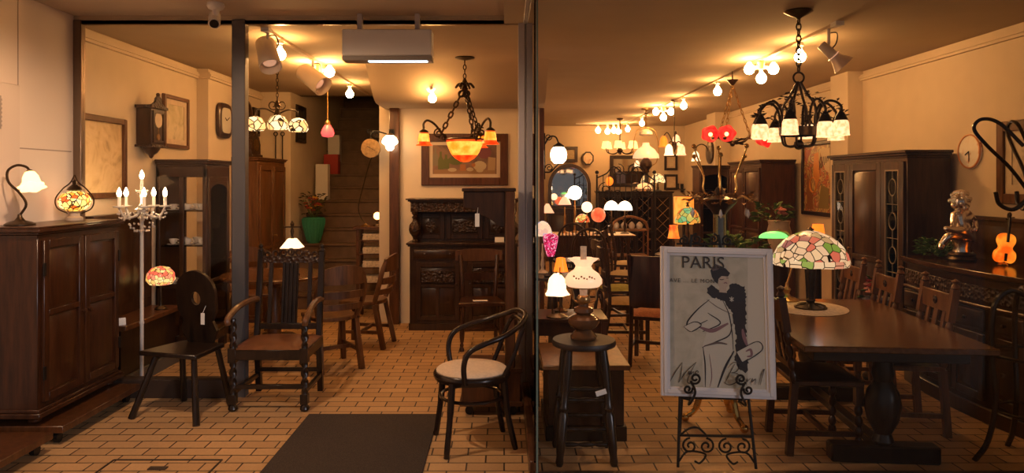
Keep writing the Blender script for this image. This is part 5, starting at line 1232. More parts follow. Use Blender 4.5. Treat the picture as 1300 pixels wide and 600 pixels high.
t = thing('banker_lamp', 'brass banker lamp with glowing green glass shade behind the leaded lamp', 'lamp', (X(997,5.36), 5.33, .70))
MB().lathe([(.085,0),(.088,.012),(.07,.025),(.03,.04),(.018,.06),(.03,.09),(.014,.11),(.012,.14)], seg=22).build('base', BRASS, t)
MB().tube(smooth_pts([(0,0,.13),(.035,0,.24),(.06,0,.36),(.02,0,.50),(-.07,0,.535)]), .008, 6).build('arm', BRASS, t)
A = Matrix.Rotation(R(90),3,'Y')
MB().shell([(.11*math.cos(R(k*9)), .05*math.sin(R(k*9))) for k in range(0,11)], (-.10,0,.475), 28, sy=.55, axis=None).build('lamp_shade', GRNL, t)
o = MB().box(-.06,.06,-.045,.045,0,.003).build('white_card', PAPER); o.location = (X(985,5.05), 4.98, .7005); o.rotation_euler.z = R(10); tag(o, 'white paper card on the dining table left of the leaded lamp', 'card')
# turned dining chairs
def turned_chair(m):
    t = thing('turned_dining_chair', '', 'chair', (0,0,0), 0, 'turned-post chairs round the dining table')
    MB().box(-.22,.22,-.2,.2,.41,.44).build('seat_frame', m, t, bevel=.004)
    b = MB(); n = 8; vs = []
    for j in range(n+1):
        for i in range(n+1):
            u, v = i/n*2-1, j/n*2-1; vs.append((u*.205, v*.185, .44+.03*(1-u**4)*(1-v**4)))
    b.add(vs, [(j*(n+1)+i, j*(n+1)+i+1, (j+1)*(n+1)+i+1, (j+1)*(n+1)+i) for j in range(n) for i in range(n)]); b.build('seat_pad', mat('dark_leather', (.03,.014,.009), .35), t)
    for sx in (-1,1):
        b = MB(); b.box(sx*.195-.022,sx*.195+.022,-.197,-.153,.30,.41); b.turned((sx*.195,-.175,.05),(sx*.195,-.175,.30),.024,'bobbin',4); b.lathe([(.018,0),(.026,.02),(.02,.05)],(sx*.195,-.175,0),10); b.build('leg', m, t)
        b = MB(); y = .19
        b.bar((sx*.2,y+.03,0),(sx*.2,y,.42),.04,.04); b.turned((sx*.2,y,.42),(sx*.2,y+.045,.72),.023,'bobbin',4); b.bar((sx*.2,y+.043,.72),(sx*.2,y+.075,.92),.042,.042)
        b.lathe([(.012,0),(.026,.012),(.02,.03),(.012,.036),(.024,.055),(1e-4,.072)], (sx*.2,y+.077,.92), 12); b.build('leg', m, t)
    MB().box(-.19,.19,.238,.262,.77,.89).build('top_rail', m, t, bevel=.004)
    MB().lathe([(.026,0),(.026,.006),(.012,.009),(1e-4,.008)], (0,.238,.83), 12, axis=Matrix.Rotation(R(90),3,'X')).build('carved_roundel', CARV, t)
    MB().box(-.19,.19,.195,.215,.50,.535).build('lower_rail', m, t, bevel=.003)
    for x, w in ((-.105,.035),(0,.055),(.105,.035)): MB().bar((x,.205,.53),(x,.25,.78),w,.014).build('back_slat', m, t, bevel=.002)
    b = MB()
    for sx in (-1,1): b.bar((sx*.195,-.175,.13),(sx*.2,.21,.13),.022,.028)
    b.bar((-.195,0,.13),(.195,0,.13),.022,.028); b.build('stretcher', m, t)
    return t
tc = turned_chair(CHAIRW); tc.location = (2.58, 4.66, 0); tc.rotation_euler.z = R(-97); tc['label'] = 'turned-post dining chair nearest the viewer on the far side of the dining table'
place(tc, (2.64, 5.38, 0), -97, 'turned-post dining chair in the middle on the far side of the dining table')
place(tc, (2.68, 5.98, 0), -97, 'turned-post dining chair farthest back beyond the leaded lamp')
td = turned_chair(MAHO); td.location = (1.90, 4.33, 0); td.rotation_euler.z = R(86); td['label'] = 'dark turned-post dining chair between the poster and the dining table'
# ---- poster on easel
EX = X(910, 3.98)
t = thing('poster_easel', 'black wrought iron scroll easel holding the poster', 'easel', (EX, 4.06, 0), -3)
lean = math.tan(R(9))
b = MB()
for s in (-1,1): b.tube([(s*.215,-.10,0),(s*.19,-.03,.40),(s*.08,.19,1.28)], .0085, 6)
b.build('front_frame', IRON, t); MB().tube([(0,.20,1.24),(-.09,.27,.75),(-.11,.40,0)], .0085, 6).build('rear_leg', IRON, t)
b = MB()
for s in (-1,1):
    b.tube(smooth_pts([(s*.135,-.045,.36),(s*.155,-.09,.35),(s*.150,-.125,.37),(s*.125,-.125,.43),(s*.150,-.125,.49)]), .007, 6)
    b.tube(spiral((s*.125,-.125,.505),.032,.008,-40 if s > 0 else 220,-s*1.35), .0065, 6); b.tube(spiral((s*.165,-.125,.445),.026,.006,160 if s > 0 else 20,s*1.3), .0065, 6)
    b.tube([(s*.19,-.035,.37),(s*.135,-.045,.36)], .007, 6)
b.tube([(-.19,-.035,.37),(.19,-.035,.37)], .008, 6); b.build('scroll_hooks', IRON, t)
b = MB(); b.tube([(-.205,-.075,.17),(.205,-.075,.17)], .008, 6)
for s in (-1,1):
    b.tube(spiral((s*.055,-.085,.115),.045,.008,90,s*1.4), .006, 6); b.tube(spiral((s*.145,-.085,.115),.045,.008,90,-s*1.4), .006, 6)
    b.tube(smooth_pts([(s*.21,-.095,.03),(s*.16,-.09,.085),(s*.06,-.085,.07),(s*.09,-.085,.02),(s*.12,-.085,.03)]), .006, 6)
b.tube(smooth_pts([(-.20,-.075,.17),(-.15,-.08,.21),(-.10,-.08,.215),(-.05,-.075,.17)]), .006, 6); b.build('scroll_stretcher', IRON, t)
b = MB()
for s in (-1,1): b.tube(spiral((s*.05,.19,1.255),.032,.007,90,-s*1.4), .006, 6); b.tube(spiral((s*.13,.185,1.245),.03,.007,90,s*1.4), .006, 6)
b.tube([(-.17,.185,1.225),(.17,.185,1.225)], .006, 6); b.build('scroll_crest', IRON, t)
PW, PH = .635, .835
t = thing('fashion_poster', 'white-framed PARIS fashion poster of a lady in a black boa standing on the easel', 'poster', (EX+.003, 3.965, .392), -3)
t.rotation_euler = (R(-8.5), R(1.2), R(-3))
b = MB(); b.frame(-PW/2, PW/2, 0, PH, -.012, .012, .018); b.frame(-PW/2+.016, PW/2-.016, .016, PH-.016, -.020, .008, .020); b.frame(-PW/2+.034, PW/2-.034, .034, PH-.034, -.010, .006, .018)
b.build('frame', mat('frame_white', (.74,.68,.66), .4), t, bevel=.002)
iw, ih = PW/2-.048, PH-.096
MB().box(-PW/2+.04, PW/2-.04, .0, .006, .04, PH-.04).build('backing', BLK, t)
PAP = picture('poster_paper', [(.40,.35,.26),(.47,.42,.32),(.54,.48,.37)], 14, .5, 6)
def U(x, y):                     # photo crop coordinates of the print -> local xz
    tt = (y-38)/512; xl = 33+17*tt; xr = 400+26*tt
    return (-iw + 2*iw*(x-xl)/(xr-xl), .048 + ih*(1-tt))
b = MB(); b.mi = 0; b.box(-iw, iw, -.004, .0, .048, .048+ih)
lay = [0]
def flat(pts, mi):
    lay[0] += 1; y = -.0042-.00006*lay[0]; q = [U(*p) for p in pts]; b.mi = mi; n0 = len(b.v)
    b.v += [(x, y, z) for x, z in q]; b.f.append(list(range(n0, n0+len(q)))); b.m.append(mi)
def stroke(pts, w, mi, taper=True):
    q = [Vector((x, y, 0)) for x, y in pts]; q = smooth_pts(q, 5) if len(q) > 2 else q; n = len(q); L_ = []; R_ = []
    for i in range(n):
        d = q[min(i+1,n-1)]-q[max(i-1,0)]; d = d.normalized() if d.length > 0 else Vector((1,0,0)); nn = Vector((-d.y, d.x, 0))
        ww = w*(.35+.65*math.sin(PI*(i+.5)/n)) if taper else w
        L_.append(q[i]+nn*ww/2); R_.append(q[i]-nn*ww/2)
    for i in range(n-1):
        flat_quad([(L_[i].x,L_[i].y),(L_[i+1].x,L_[i+1].y),(R_[i+1].x,R_[i+1].y),(R_[i].x,R_[i].y)], mi)
    lay[0] += 1
def flat_quad(pts, mi):
    y = -.0042-.00006*lay[0]; n0 = len(b.v); b.v += [(U(*p)[0], y, U(*p)[1]) for p in pts]; b.f.append([n0,n0+1,n0+2,n0+3]); b.m.append(mi)
flat([(338,38),(400,38),(426,550),(352,550)], 5)
# coat and skirt
flat([(195,205),(240,200),(275,235),(290,330),(290,400),(245,545),(180,545),(172,395),(190,330),(150,325),(112,300),(150,240)], 2)
flat([(120,300),(190,262),(240,300),(170,330)], 2)
# fur boa: ragged black shape
boa = [(188,160),(205,152),(222,168),(262,178),(274,148),(296,144),(330,155),(336,190),(338,300),(340,360),(350,410),(352,470),(340,490),(315,470),(298,440),(302,400),(300,340),(285,260),(262,228),(235,205),(200,200),(186,185)]
rag = []
for i in range(len(boa)):
    p, q = Vector((*boa[i],0)), Vector((*boa[(i+1) % len(boa)],0)); n = max(2, int((q-p).length/7))
    for k in range(n): v = p+(q-p)*k/n; rag.append((v.x+random.uniform(-4,4), v.y+random.uniform(-4,4)))
flat(rag, 1)
# head, hair, hat
flat([(218,108),(262,112),(272,140),(262,160),(240,168),(224,150)], 3); flat([(232,150),(258,160),(262,182),(232,180)], 3)
hair = [(196,96),(206,78),(228,74),(254,86),(272,104),(264,118),(240,116),(228,128),(226,148),(214,140),(202,120)]
flat(hair, 1); flat([(200,84),(215,70),(235,76),(225,92),(205,98)], 4)
stroke([(230,128),(240,131),(250,128)], 3, 1); stroke([(258,124),(266,124)], 3, 1); stroke([(248,145),(256,142),(262,146)], 5, 6)
# outlines, belt, glove, clutch
stroke([(195,210),(150,250),(112,300),(125,322),(190,290)], 6, 1); stroke([(190,262),(240,300),(172,335)], 5, 1); stroke([(185,210),(230,240),(278,262)], 3, 4); stroke([(240,200),(270,260),(285,330),(292,400)], 4, 1)
stroke([(160,318),(210,330),(270,300)], 15, 6); stroke([(172,395),(230,370),(275,345),(285,300)], 5, 1); stroke([(175,395),(185,460),(188,545)], 5, 1); stroke([(295,405),(262,470),(236,545)], 9, 1); stroke([(200,420),(212,500),(205,545)], 3, 6); stroke([(180,390),(230,376),(268,380)], 8, 4)
flat([(98,318),(140,298),(166,310),(128,336)], 2); stroke([(98,318),(140,298),(166,310),(128,336),(98,318)], 4, 1)
stroke([(325,320),(332,350),(345,385)], 14, 6); flat([(305,408),(382,366),(402,398),(328,446)], 2); stroke([(305,408),(382,366),(402,398),(328,446),(305,408)], 4, 1); stroke([(340,405),(358,398),(362,420),(345,425)], 10, 6)
flat([(386,512),(414,510),(416,542),(388,544)], 2); flat([(392,518),(409,517),(410,535),(393,536)], 5)
for tpts in ([(272,200),(288,212)],[(288,200),(274,212)],[(280,196),(281,216)]): stroke(tpts, 3, 2, False)
b.build('printed_sheet', [PAP, mat('ink_black', (.02,.014,.016), .7), mat('print_pale', (.54,.49,.40), .7), mat('print_skin', (.45,.35,.27), .7), mat('print_brown', (.12,.08,.07), .7), mat('print_band', (.58,.52,.42), .7), mat('print_mauve', (.22,.11,.12), .7)], t, smooth=False)
def writing(txt, size, x, y, m, parent, name, shear=0, space=1, yy=-.009):
    cu = bpy.data.curves.new('writing', 'FONT'); cu.body = txt; cu.size = size; cu.shear = shear; cu.space_character = space; cu.extrude = .0003; cu.resolution_u = 3
    to = bpy.data.objects.new('writing', cu); me = bpy.data.meshes.new_from_object(to); bpy.data.objects.remove(to)
    me.materials.clear(); me.materials.append(m); o = bpy.data.objects.new(name, me); C.objects.link(o); o.parent = parent
    px, pz = U(x, y); o.location = (px, yy, pz); o.rotation_euler = (R(90),0,0); return o
INK = mat('ink_letters', (.035,.025,.022), .7)
writing('PARIS', .098, 82, 88, INK, t, 'lettering', 0, 1.02); writing('AVE ... LE MON', .031, 38, 145, INK, t, 'lettering', 0, 1.25)
def script(strokes, w):
    global b
    b = MB(); lay[0] = 75
    for s_ in strokes: stroke(s_, w, 0)
    return b.build('handwriting', INK, t, smooth=False)
script([[(50,530),(72,490),(96,455)],[(96,455),(92,500),(84,532)],[(84,532),(112,490),(150,452)],[(150,452),(128,495),(118,528),(132,532),(142,520)],
        [(118,500),(124,486),(122,500),(132,487),(130,500),(140,488),(140,500)],[(146,496),(160,490),(154,485),(147,494),(156,500),(164,496)]], 3.2)
script([[(262,530),(280,490),(300,452)],[(272,470),(295,448),(318,458),(306,482),(286,488)],[(286,488),(312,492),(308,520),(280,534),(258,524)],
        [(318,522),(334,512),(326,504),(316,516),(324,532),(338,528)],[(344,532),(348,508),(346,520),(360,506)],[(362,532),(368,506),(366,520),(380,508),(378,530)],[(392,530),(400,490),(412,470),(404,500),(398,530)]], 3.2)
# ---- gilt torchere behind the poster
t = thing('gilt_candelabrum', 'tall gilt standing candelabrum with clawed tripod feet rising behind the poster', 'candelabrum', (X(927,4.5), 4.72, 0))
for k in range(3):
    a = R(-90+120*k+25); ca, sa = math.cos(a), math.sin(a)
    b = MB(); b.tube(smooth_pts([(.02*ca,.02*sa,.28),(.10*ca,.10*sa,.27),(.13*ca,.13*sa,.17),(.16*ca,.16*sa,.08),(.22*ca,.22*sa,.03)]), [.022]*6+[.028]*6+[.022]*6+[.018]*6+[.022], 8); b.sphere((.225*ca,.225*sa,.025), .028, 10, 6); b.sphere((.10*ca,.10*sa,.285), .022, 8, 6); b.build('claw_foot', GILT, t)
MB().lathe([(.03,.24),(.05,.27),(.03,.31),(.045,.34),(.02,.37),(.022,.85),(.04,.88),(.045,.95),(.03,1.0),(.05,1.03)], seg=20).build('stem', GILT, t)
MB().box(-.022,.022,-.022,.022,1.03,1.36).build('mirrored_column', BLUEP, t, bevel=.003); b = MB()
for sx in (-1,1):
    for sy in (-1,1): b.box(sx*.027-.006,sx*.027+.006,sy*.027-.006,sy*.027+.006,1.03,1.38)
b.build('column_edges', GILT, t)
MB().lathe([(.04,1.38),(.06,1.41),(.10,1.45),(.12,1.48),(.05,1.50),(.02,1.56)], seg=20).build('crown_bowl', DBRZ, t)
for k in range(6):
    a = R(15+60*k); ca, sa = math.cos(a), math.sin(a)
    b = MB(); b.tube(smooth_pts([(.05*ca,.05*sa,1.48),(.12*ca,.12*sa,1.54),(.12*ca,.12*sa,1.64),(.19*ca,.19*sa,1.76+.06*(k % 2))]), .006, 6); b.sphere((.19*ca,.19*sa,1.77+.06*(k % 2)), .016, 8, 6); b.build('arm', GILT, t)
    b = MB(); b.tube(smooth_pts([(.08*ca,.08*sa,1.44),(.16*ca,.16*sa,1.50),(.23*ca,.23*sa,1.47)]), .006, 6); leaf_spray(b, (.17*ca,.17*sa,1.44), 14, .07, .08, .06); b.build('leaf_branch', BRASS, t)
    MB().lathe([(.001,1.36),(.014,1.385),(.004,1.42)], (.20*ca,.20*sa,0), 8).build('crystal_drop', CRYS, t)
# ---- plants
t = thing('bushy_plant', 'green leafy plant in a dark pot peeping over the right half of the poster', 'plant', (X(940,6.4), 6.5, 0))
MB().lathe([(.10,0),(.14,.02),(.16,.5),(.175,.62),(.17,.66),(.15,.66),(1e-4,.62)], seg=24).build('pot', BLK, t)
b = MB(); leaf_spray(b, (0,0,.62), 260, .24, .48, .10); b.build('foliage', LEAF, t)
b = MB()
for k in range(9): a = 2*PI*k/9; b.tube([(.02*math.cos(a),.02*math.sin(a),.62),(.15*math.cos(a),.15*math.sin(a),.95)], .004, 4)
b.build('stems', LEAF, t)
t = thing('cream_urn', 'cream ribbed urn with dark leaves and a pink flower behind the banker lamp', 'urn', (X(989,7.2), 7.2, 0))
MB().lathe([(.14,0),(.14,.05),(.10,.09),(.09,.80),(.13,.84),(.13,.87)], seg=24).build('plinth', DARK, t)
MB().lathe([(.06,.87),(.065,.90),(.105,.98),(.12,1.08),(.10,1.16),(.11,1.20),(.09,1.20),(1e-4,1.15)], seg=28).build('body', CREAMC, t)
b = MB(); leaf_spray(b, (-.07,0,1.16), 90, .17, .2, .09); b.build('foliage', LEAF, t)
b = MB(); blooms(b, (.0,-.08,1.18), 2, .05, .08, .14, .06); b.build('pink_flower', mat('pink_petal', (.55,.20,.15), .7), t)
# ---- big chandelier
t = thing('vine_chandelier', 'large wrought vine chandelier with eight mottled glass shades above the dining table', 'chandelier', (X(1014,4.86), 4.86, ZC))
MB().lathe([(.085,0),(.095,-.01),(.06,-.03),(.02,-.05),(.01,-.06)], seg=24).build('canopy', DBRZ, t)
b = MB(); chain(b, (0,0,-.05), (0,0,-.42), .055, .0055, .016); b.build('chain', DBRZ, t); MB().torus((0,0,-.46), .036, .007, 20, Matrix.Rotation(R(90),3,'X')).build('ring', DBRZ, t)
b = MB()
for k in range(4):
    a = R(45+90*k); ca, sa = math.cos(a), math.sin(a); pts = smooth_pts([(.01*ca,.01*sa,-.49),(.06*ca,.06*sa,-.58),(.11*ca,.11*sa,-.66),(.12*ca,.12*sa,-.80),(.11*ca,.11*sa,-.86)]); b.tube(pts, .009, 6)
    leaf_spray(b, (.08*ca,.08*sa,-.66), 6, .03, .1, .05)
b.build('vine_stems', DBRZ, t)
b = MB(); b.lathe([(.125,-.86),(.13,-.80),(.12,-.80),(.115,-.86)], seg=28)
for k in range(6):
    a = k*PI/3; b.tube(smooth_pts([(.12*math.cos(a),.12*math.sin(a),-.86),(.10*math.cos(a),.10*math.sin(a),-.92),(.04*math.cos(a),.04*math.sin(a),-.93),(0,0,-.90)]), .008, 6)
b.sphere((0,0,-.92), .035, 10, 6); b.build('hub', DBRZ, t)
for k in range(8):
    a = R(11+45*k); ca, sa = math.cos(a), math.sin(a); r = .265 if k % 2 else .285; dz = .02 if k % 2 else 0
    b = MB(); pts = smooth_pts([(.12*ca,.12*sa,-.82),(.13*ca,.13*sa,-.70),(.17*ca,.17*sa,-.635),(.225*ca,.225*sa,-.635),(r*ca,r*sa,-.69+dz),(r*ca,r*sa,-.73+dz)]); b.tube(pts, .009, 6)
    for q in range(2, len(pts), 3): leaf_spray(b, pts[q]+Vector((0,0,-.01)), 2, .006, .02, .03)
    ar = b.build('arm', DBRZ, t)
    b = MB(); b.lathe([(.012,-.72+dz),(.03,-.75+dz),(.045,-.785+dz)], (r*ca,r*sa,0), 12); leaf_spray(b, (r*ca,r*sa,-.77+dz), 5, .02, .04, .05); b.build('fitter', DBRZ, ar)
    MB().shell([(.055,-.885+dz,1),(.052,-.87+dz,.4),(.05,-.83+dz),(.048,-.80+dz),(.04,-.785+dz)], (r*ca,r*sa,0), 24, ruff=.07, nr=8).build('lamp_shade', CREAMG, ar)
    MB().sphere((r*ca,r*sa,-.845+dz), .02, 8, 6).build('bulb', emit('inner_bulb_white', (1,.66,.32), 22), ar)
# ---- red tulip chandelier
t = thing('red_tulip_chandelier', 'brass chandelier with three red glass tulip shades hung on long chains', 'chandelier', (X(930,7.55), 7.55, ZC-.0))
MB().lathe([(.055,-.10),(.06,-.09),(.03,-.13),(.012,-.15)], seg=18).build('canopy', DBRZ, t); MB().tube([(0,0,0),(0,0,-.10)], .008, 6).build('rod', DBRZ, t)
for k, (dx, dy) in enumerate(((-.22,-.10),(-.10,.02),(.27,.06))):
    b = MB(); chain(b, (0,0,-.14), (dx*.75,dy*.75,-.68), .06, .004, .012); b.build('hanging_chain', BRASS, t)
b = MB(); b.tube(smooth_pts([(-.20,-.08,-.68),(-.12,-.02,-.72),(0,0,-.76),(.12,.03,-.75),(.2,.05,-.68)]), .014, 7); leaf_spray(b, (0,0,-.78), 12, .08, .06, .07); b.sphere((0,0,-.77), .03, 10, 6); b.build('body', DBRZ, t)
for k, (dx, dy, ax) in enumerate(((-.235,-.10,(-.4,-.75,.3)),(-.11,-.12,(-.1,-.9,.35)),(.28,.02,(.45,-.8,-.05)))):
    ar = MB().tube(smooth_pts([(0,0,-.75),(dx*.6,dy*.6+.03,-.71),(dx,dy+.04,-.715)]), .010, 6).build('arm', DBRZ, t)
    A = Vector(ax).to_track_quat('Z','Y').to_matrix()
    MB().shell([(.02,0),(.055,.02),(.072,.06),(.075,.10),(.09,.125,1)], (dx,dy+.03,-.715), 24, axis=A, ruff=.08, nr=5).build('lamp_shade', REDG, ar)
    MB().sphere(Vector((dx,dy+.03,-.715))+A @ Vector((0,0,.10)), .022, 8, 6).build('bulb', emit('inner_red', (1,.4,.12), 6), ar)
# ---- wardrobes and pictures on the right wall
t = thing('leaded_wardrobe', 'tall dark wardrobe with leaded glass side panels beside the sideboard', 'wardrobe', (3.585, 6.66, 0), -90)
w, d = 1.36, .37
carcass(t, w, d, .10, 1.80, DARK); mould(t, w, d, 1.80, DARK, ((.0,.02),(.02,.02),(.04,.025))); mould(t, w, d, 0, DARK, ((.015,.10),), 'plinth')
door_part(t, -.655, -.30, .14, 1.77, -d/2, DARK, 1, kind='lead', stile=.075); door_part(t, -.29, .29, .14, 1.77, -d/2, DARK, [.45,.55], stile=.07, knob=(-.25,.95), km=BRASS); door_part(t, .30, .655, .14, 1.77, -d/2, DARK, 1, kind='lead', stile=.075)
t = thing('panelled_wardrobe', 'dark wardrobe with panelled door on the right wall behind the cream urn', 'wardrobe', (3.53, 9.75, 0), -90)
w, d = 1.25, .44
carcass(t, w, d, .08, 1.82, MAHO); mould(t, w, d, 1.82, MAHO, ((.0,.02),(.02,.02),(.035,.02))); mould(t, w, d, 0, MAHO, ((.015,.08),), 'plinth')
for s in (-1,1): door_part(t, min(s*.01,s*.6), max(s*.01,s*.6), .12, 1.78, -d/2, MAHO, [.3,.2,.5], knob=(s*.05,.9), km=BRASS)
t = thing('glazed_cabinet', 'narrow glazed cabinet with arched doors near the back of the right wall', 'cabinet', (3.36, 11.5, 0), 0)
w, d = .50, .40
carcass(t, w, d, .08, 1.80, DARK, hollow=True); mould(t, w, d, 1.80, DARK); door_part(t, -w/2+.01, w/2-.01, .10, 1.78, -d/2, DARK, [.4,.6], kind='arch', knob=(-w/2+.04,.9), km=BRASS)
for z in (.75,1.15,1.45): MB().box(-w/2+.022,w/2-.022,-d/2+.02,d/2-.022,z,z+.012).build('shelf', DARK, t)
feet(t, w, d, .08, DARK, 'block')
ABST = [(.30,.035,.012),(.55,.16,.03),(.16,.03,.03),(.62,.42,.12),(.10,.09,.05),(.48,.10,.02),(.60,.50,.30)]
t = framed('abstract_painting', 'tall colourful abstract painting on the right wall between the two wardrobes', (XR-.003, 8.62, 1.635), -90, .86, .90, .045, BLK, picture('abstract_paint', ABST, 3.4, 3.0, 2, .45))
b = MB()
for pts, mi in (([(-.30,-.38),(-.12,-.38),(-.16,-.05),(-.30,.05)],0),([(-.10,.30),(.02,.32),(.06,.02),(-.02,-.10),(-.12,.05)],1),([(.05,.36),(.33,.36),(.33,.05),(.20,.10)],2),([(.02,-.36),(.30,-.36),(.30,-.12),(.10,-.08)],3),([(-.34,.15),(-.18,.36),(-.34,.36)],4)):
    b.mi = mi; b.prism(pts, Matrix.Translation((0,-.0062,0)) @ Matrix.Rotation(R(90),4,'X'), .001)
for k in range(6):
    b.mi = 5; a = .10+.03*k; b.bar((.05+.045*k,-.0082,.10+.02*k),(.08+.045*k,-.0082,.26),.014,.001,(0,1,0))
b.mi = 1; b.torus((-.12,-.008,-.08), .09, .012, 20, Matrix.Rotation(R(90),3,'X'), ts=5)
b.build('painted_shapes', [mat('ab_brown', (.25,.09,.02), .5), mat('ab_orange', (.60,.22,.03), .5), mat('ab_sand', (.55,.40,.22), .5), mat('ab_olive', (.20,.14,.03), .5), mat('ab_rust', (.33,.05,.02), .5), IRON], t, smooth=False)
# lamp on stand between painting and wardrobe
t = thing('column_lamp', 'small glowing orange shaded lamp on a dark pedestal before the leaded wardrobe', 'lamp', (X(1041,7.55), 7.6, 0))
MB().lathe([(.13,0),(.13,.04),(.04,.07),(.035,.7),(.10,.76),(.11,.78),(.03,.80),(.015,1.0)], seg=20).build('pedestal', BLK, t); MB().shell([(.075,1.0),(.055,1.14),(.05,1.14)], seg=24).build('lamp_shade', AMBER, t)
# ---- sideboard, cherub, violin lamp
t = thing('bow_sideboard', 'long carved dark bow-fronted sideboard along the right wall', 'sideboard', (3.50, 5.03, 0), -90)
w, d = 1.38, .50
def bow(x): return -d/2 - .07*(1-(2*x/w)**2)
def slab(z0, z1, e, m, name, y1=d/2, par=t):
    n = 16; pts = [(-w/2-e, y1)] + [(-w/2-e+(w+2*e)*k/n, bow((-w/2+w*k/n))-e) for k in range(n+1)] + [(w/2+e, y1)]
    return MB().prism(pts, Matrix.Translation((0,0,z0)), z1-z0).build(name, m, par, bevel=.004)
slab(.10, .95, 0, DARK, 'carcass'); slab(.95, .965, .02, DARK, 'top_mould'); slab(.965, 1.0, .04, wood('sideboard_top', (.035,.014,.006), (.085,.034,.013), .16, sc=(1.6,14,14)), 'top'); slab(0, .10, .015, DARK, 'plinth')
slab(.80, .90, .012, CARV, 'carved_frieze'); slab(.755,.775,.02,WALN,'lower_mould')
for k in range(4):
    x0 = -w/2+.02+k*.336; y = bow(x0+.16)-.002
    door_part(t, x0, x0+.325, .14, .58, y+.012, DARK, 1, knob=(x0+.16,.36)); drawer_part(t, x0, x0+.325, .60, .745, y+.012, DARK, 1)
b = MB(); b.box(-w/2+.05, w/2-.05, d/2-.03, d/2, 1.0, 1.30)
for k in range(3): b.frustum(-w/2+.07+k*.42, -w/2+.47+k*.42, 1.04, 1.26, d/2-.03, .012, .03)
b.build('backboard', DARK, t); MB().box(-w/2+.03, w/2-.03, d/2-.05, d/2, 1.30, 1.33).build('backboard_rail', DARK, t, bevel=.004)
# cherub figure
t = thing('silver_cherub', 'silver seated cherub figure bowing its curly head on the sideboard', 'figurine', (3.46, 5.36, 1.0), 0)
MB().lathe([(.09,0),(.10,.015),(.085,.035),(.095,.05),(.075,.07),(1e-4,.075)], seg=22).build('base', DBRZ, t)
pts = [((.0,0,.20),.062),((.0,0,.28),.058),((-.005,-.01,.345),.06),((-.02,-.03,.39),.028),
       ((-.055,-.05,.18),.045),((-.15,-.08,.20),.034),((-.19,-.06,.12),.024),((-.215,-.09,.10),.018),
       ((.035,-.05,.18),.045),((-.07,-.12,.235),.036),((-.17,-.12,.245),.026),((-.215,-.135,.255),.018),
       ((-.065,-.01,.345),.030),((-.10,-.06,.28),.024),((-.13,-.10,.26),.02),((-.15,-.11,.265),.016),
       ((.06,0,.345),.030),((.11,.02,.29),.024),((.07,-.06,.24),.021),((.04,-.09,.24),.016)]
ed = [(0,1),(1,2),(2,3),(0,4),(4,5),(5,6),(6,7),(0,8),(8,9),(9,10),(10,11),(2,12),(12,13),(13,14),(14,15),(2,16),(16,17),(17,18),(18,19)]
me = bpy.data.meshes.new('body'); me.from_pydata([p for p, r in pts], ed, []); me.materials.append(SILV); bo = bpy.data.objects.new('body', me); C.objects.link(bo); bo.parent = t
sk = bo.modifiers.new('skin', 'SKIN'); me.skin_vertices[0]
for i, (p, r) in enumerate(pts): me.skin_vertices[0].data[i].radius = (r, r)
me.skin_vertices[0].data[0].use_root = True; sk.use_smooth_shade = True
ss = bo.modifiers.new('sub', 'SUBSURF'); ss.levels = 2; ss.render_levels = 2
b = MB(); b.sphere((-.045,-.055,.445), .068, 18, 12, sz=1.08); b.sphere((-.075,-.118,.432), .014, 8, 6); b.sphere((-.045,-.115,.405), .022, 10, 6); b.sphere((-.105,-.075,.42), .022, 10, 6); b.build('head', SILV, t)
b = MB()
for k in range(70):
    a = random.uniform(0, 2*PI); e = random.uniform(-.1, PI/2); p = Vector((-.04+.068*math.cos(e)*math.cos(a), -.045+.068*math.cos(e)*math.sin(a), .452+.072*math.sin(e)))
    if p.y < -.09 and p.z < .47: continue
    b.sphere(p, .017, 6, 4)
b.build('curls', SILV, t)
MB().lathe([(.07,.06),(.06,.10),(.075,.15),(.06,.18),(1e-4,.185)], seg=16).build('tree_stump', SILV, t)
t = thing('trailing_ivy', 'trailing green ivy lying on the sideboard left of the cherub', 'plant', (3.44, 5.60, 1.0))
b = MB(); leaf_spray(b, (0,0,0), 120, .14, .14, .06); leaf_spray(b, (-.08,-.05,0), 60, .10, .08, .06); b.build('foliage', LEAF, t)
b = MB()
for k in range(8): a = 2*PI*k/8; b.tube(smooth_pts([(0,0,.012),(.06*math.cos(a),.06*math.sin(a),.09),(.13*math.cos(a),.13*math.sin(a),.03)]), .004, 4)
b.build('stems', LEAF, t)
t = thing('violin_lamp', 'glowing orange violin-shaped lamp standing on the sideboard', 'lamp', (3.56, 5.06, 1.0), -14)
t.rotation_euler = (0, R(6), R(-14))
def vio(z): 
    pts = [(0,.075),(.03,.085),(.055,.10),(.085,.14),(.092,.185),(.08,.22),(.06,.235)]
prof = [(0,.06),(.03,.05),(.05,.056),(.064,.075),(.068,.10),(.062,.128),(.046,.145),(.040,.160),(.046,.178),(.054,.195),(.056,.22),(.046,.245),(.025,.258),(0,.262)]
out = smooth_pts([(x,z,0) for x, z in prof], 4); out = [(p.x,p.y) for p in out]; out = out + [(-x,z) for x, z in out[-2:0:-1]]
Mx = Matrix.Translation((0,.02,-.03)) @ Matrix.Rotation(R(90),4,'X')
MB().prism(out, Mx, .045).build('body', VIOL, t, bevel=.004)
b = MB(); b.tube([(0,-.035,.17),(0,-.025,.345)], .010, 6); b.build('fingerboard', BLK, t); b = MB(); b.tube(spiral((0,-.012,.36),.022,.006,-120,1.3,plane='yz'), .009, 6)
for s in (-1,1): b.tube([(0,-.02,.335+s*.008),(s*.03,-.02,.34+s*.008)], .004, 5)
b.build('scroll', DARK, t); MB().box(-.008,.008,-.034,-.025,.035,.09).build('tailpiece', BLK, t); MB().lathe([(.035,0),(.03,.012),(.014,.02),(.012,.035)], seg=14).build('stand', BRASS, t)
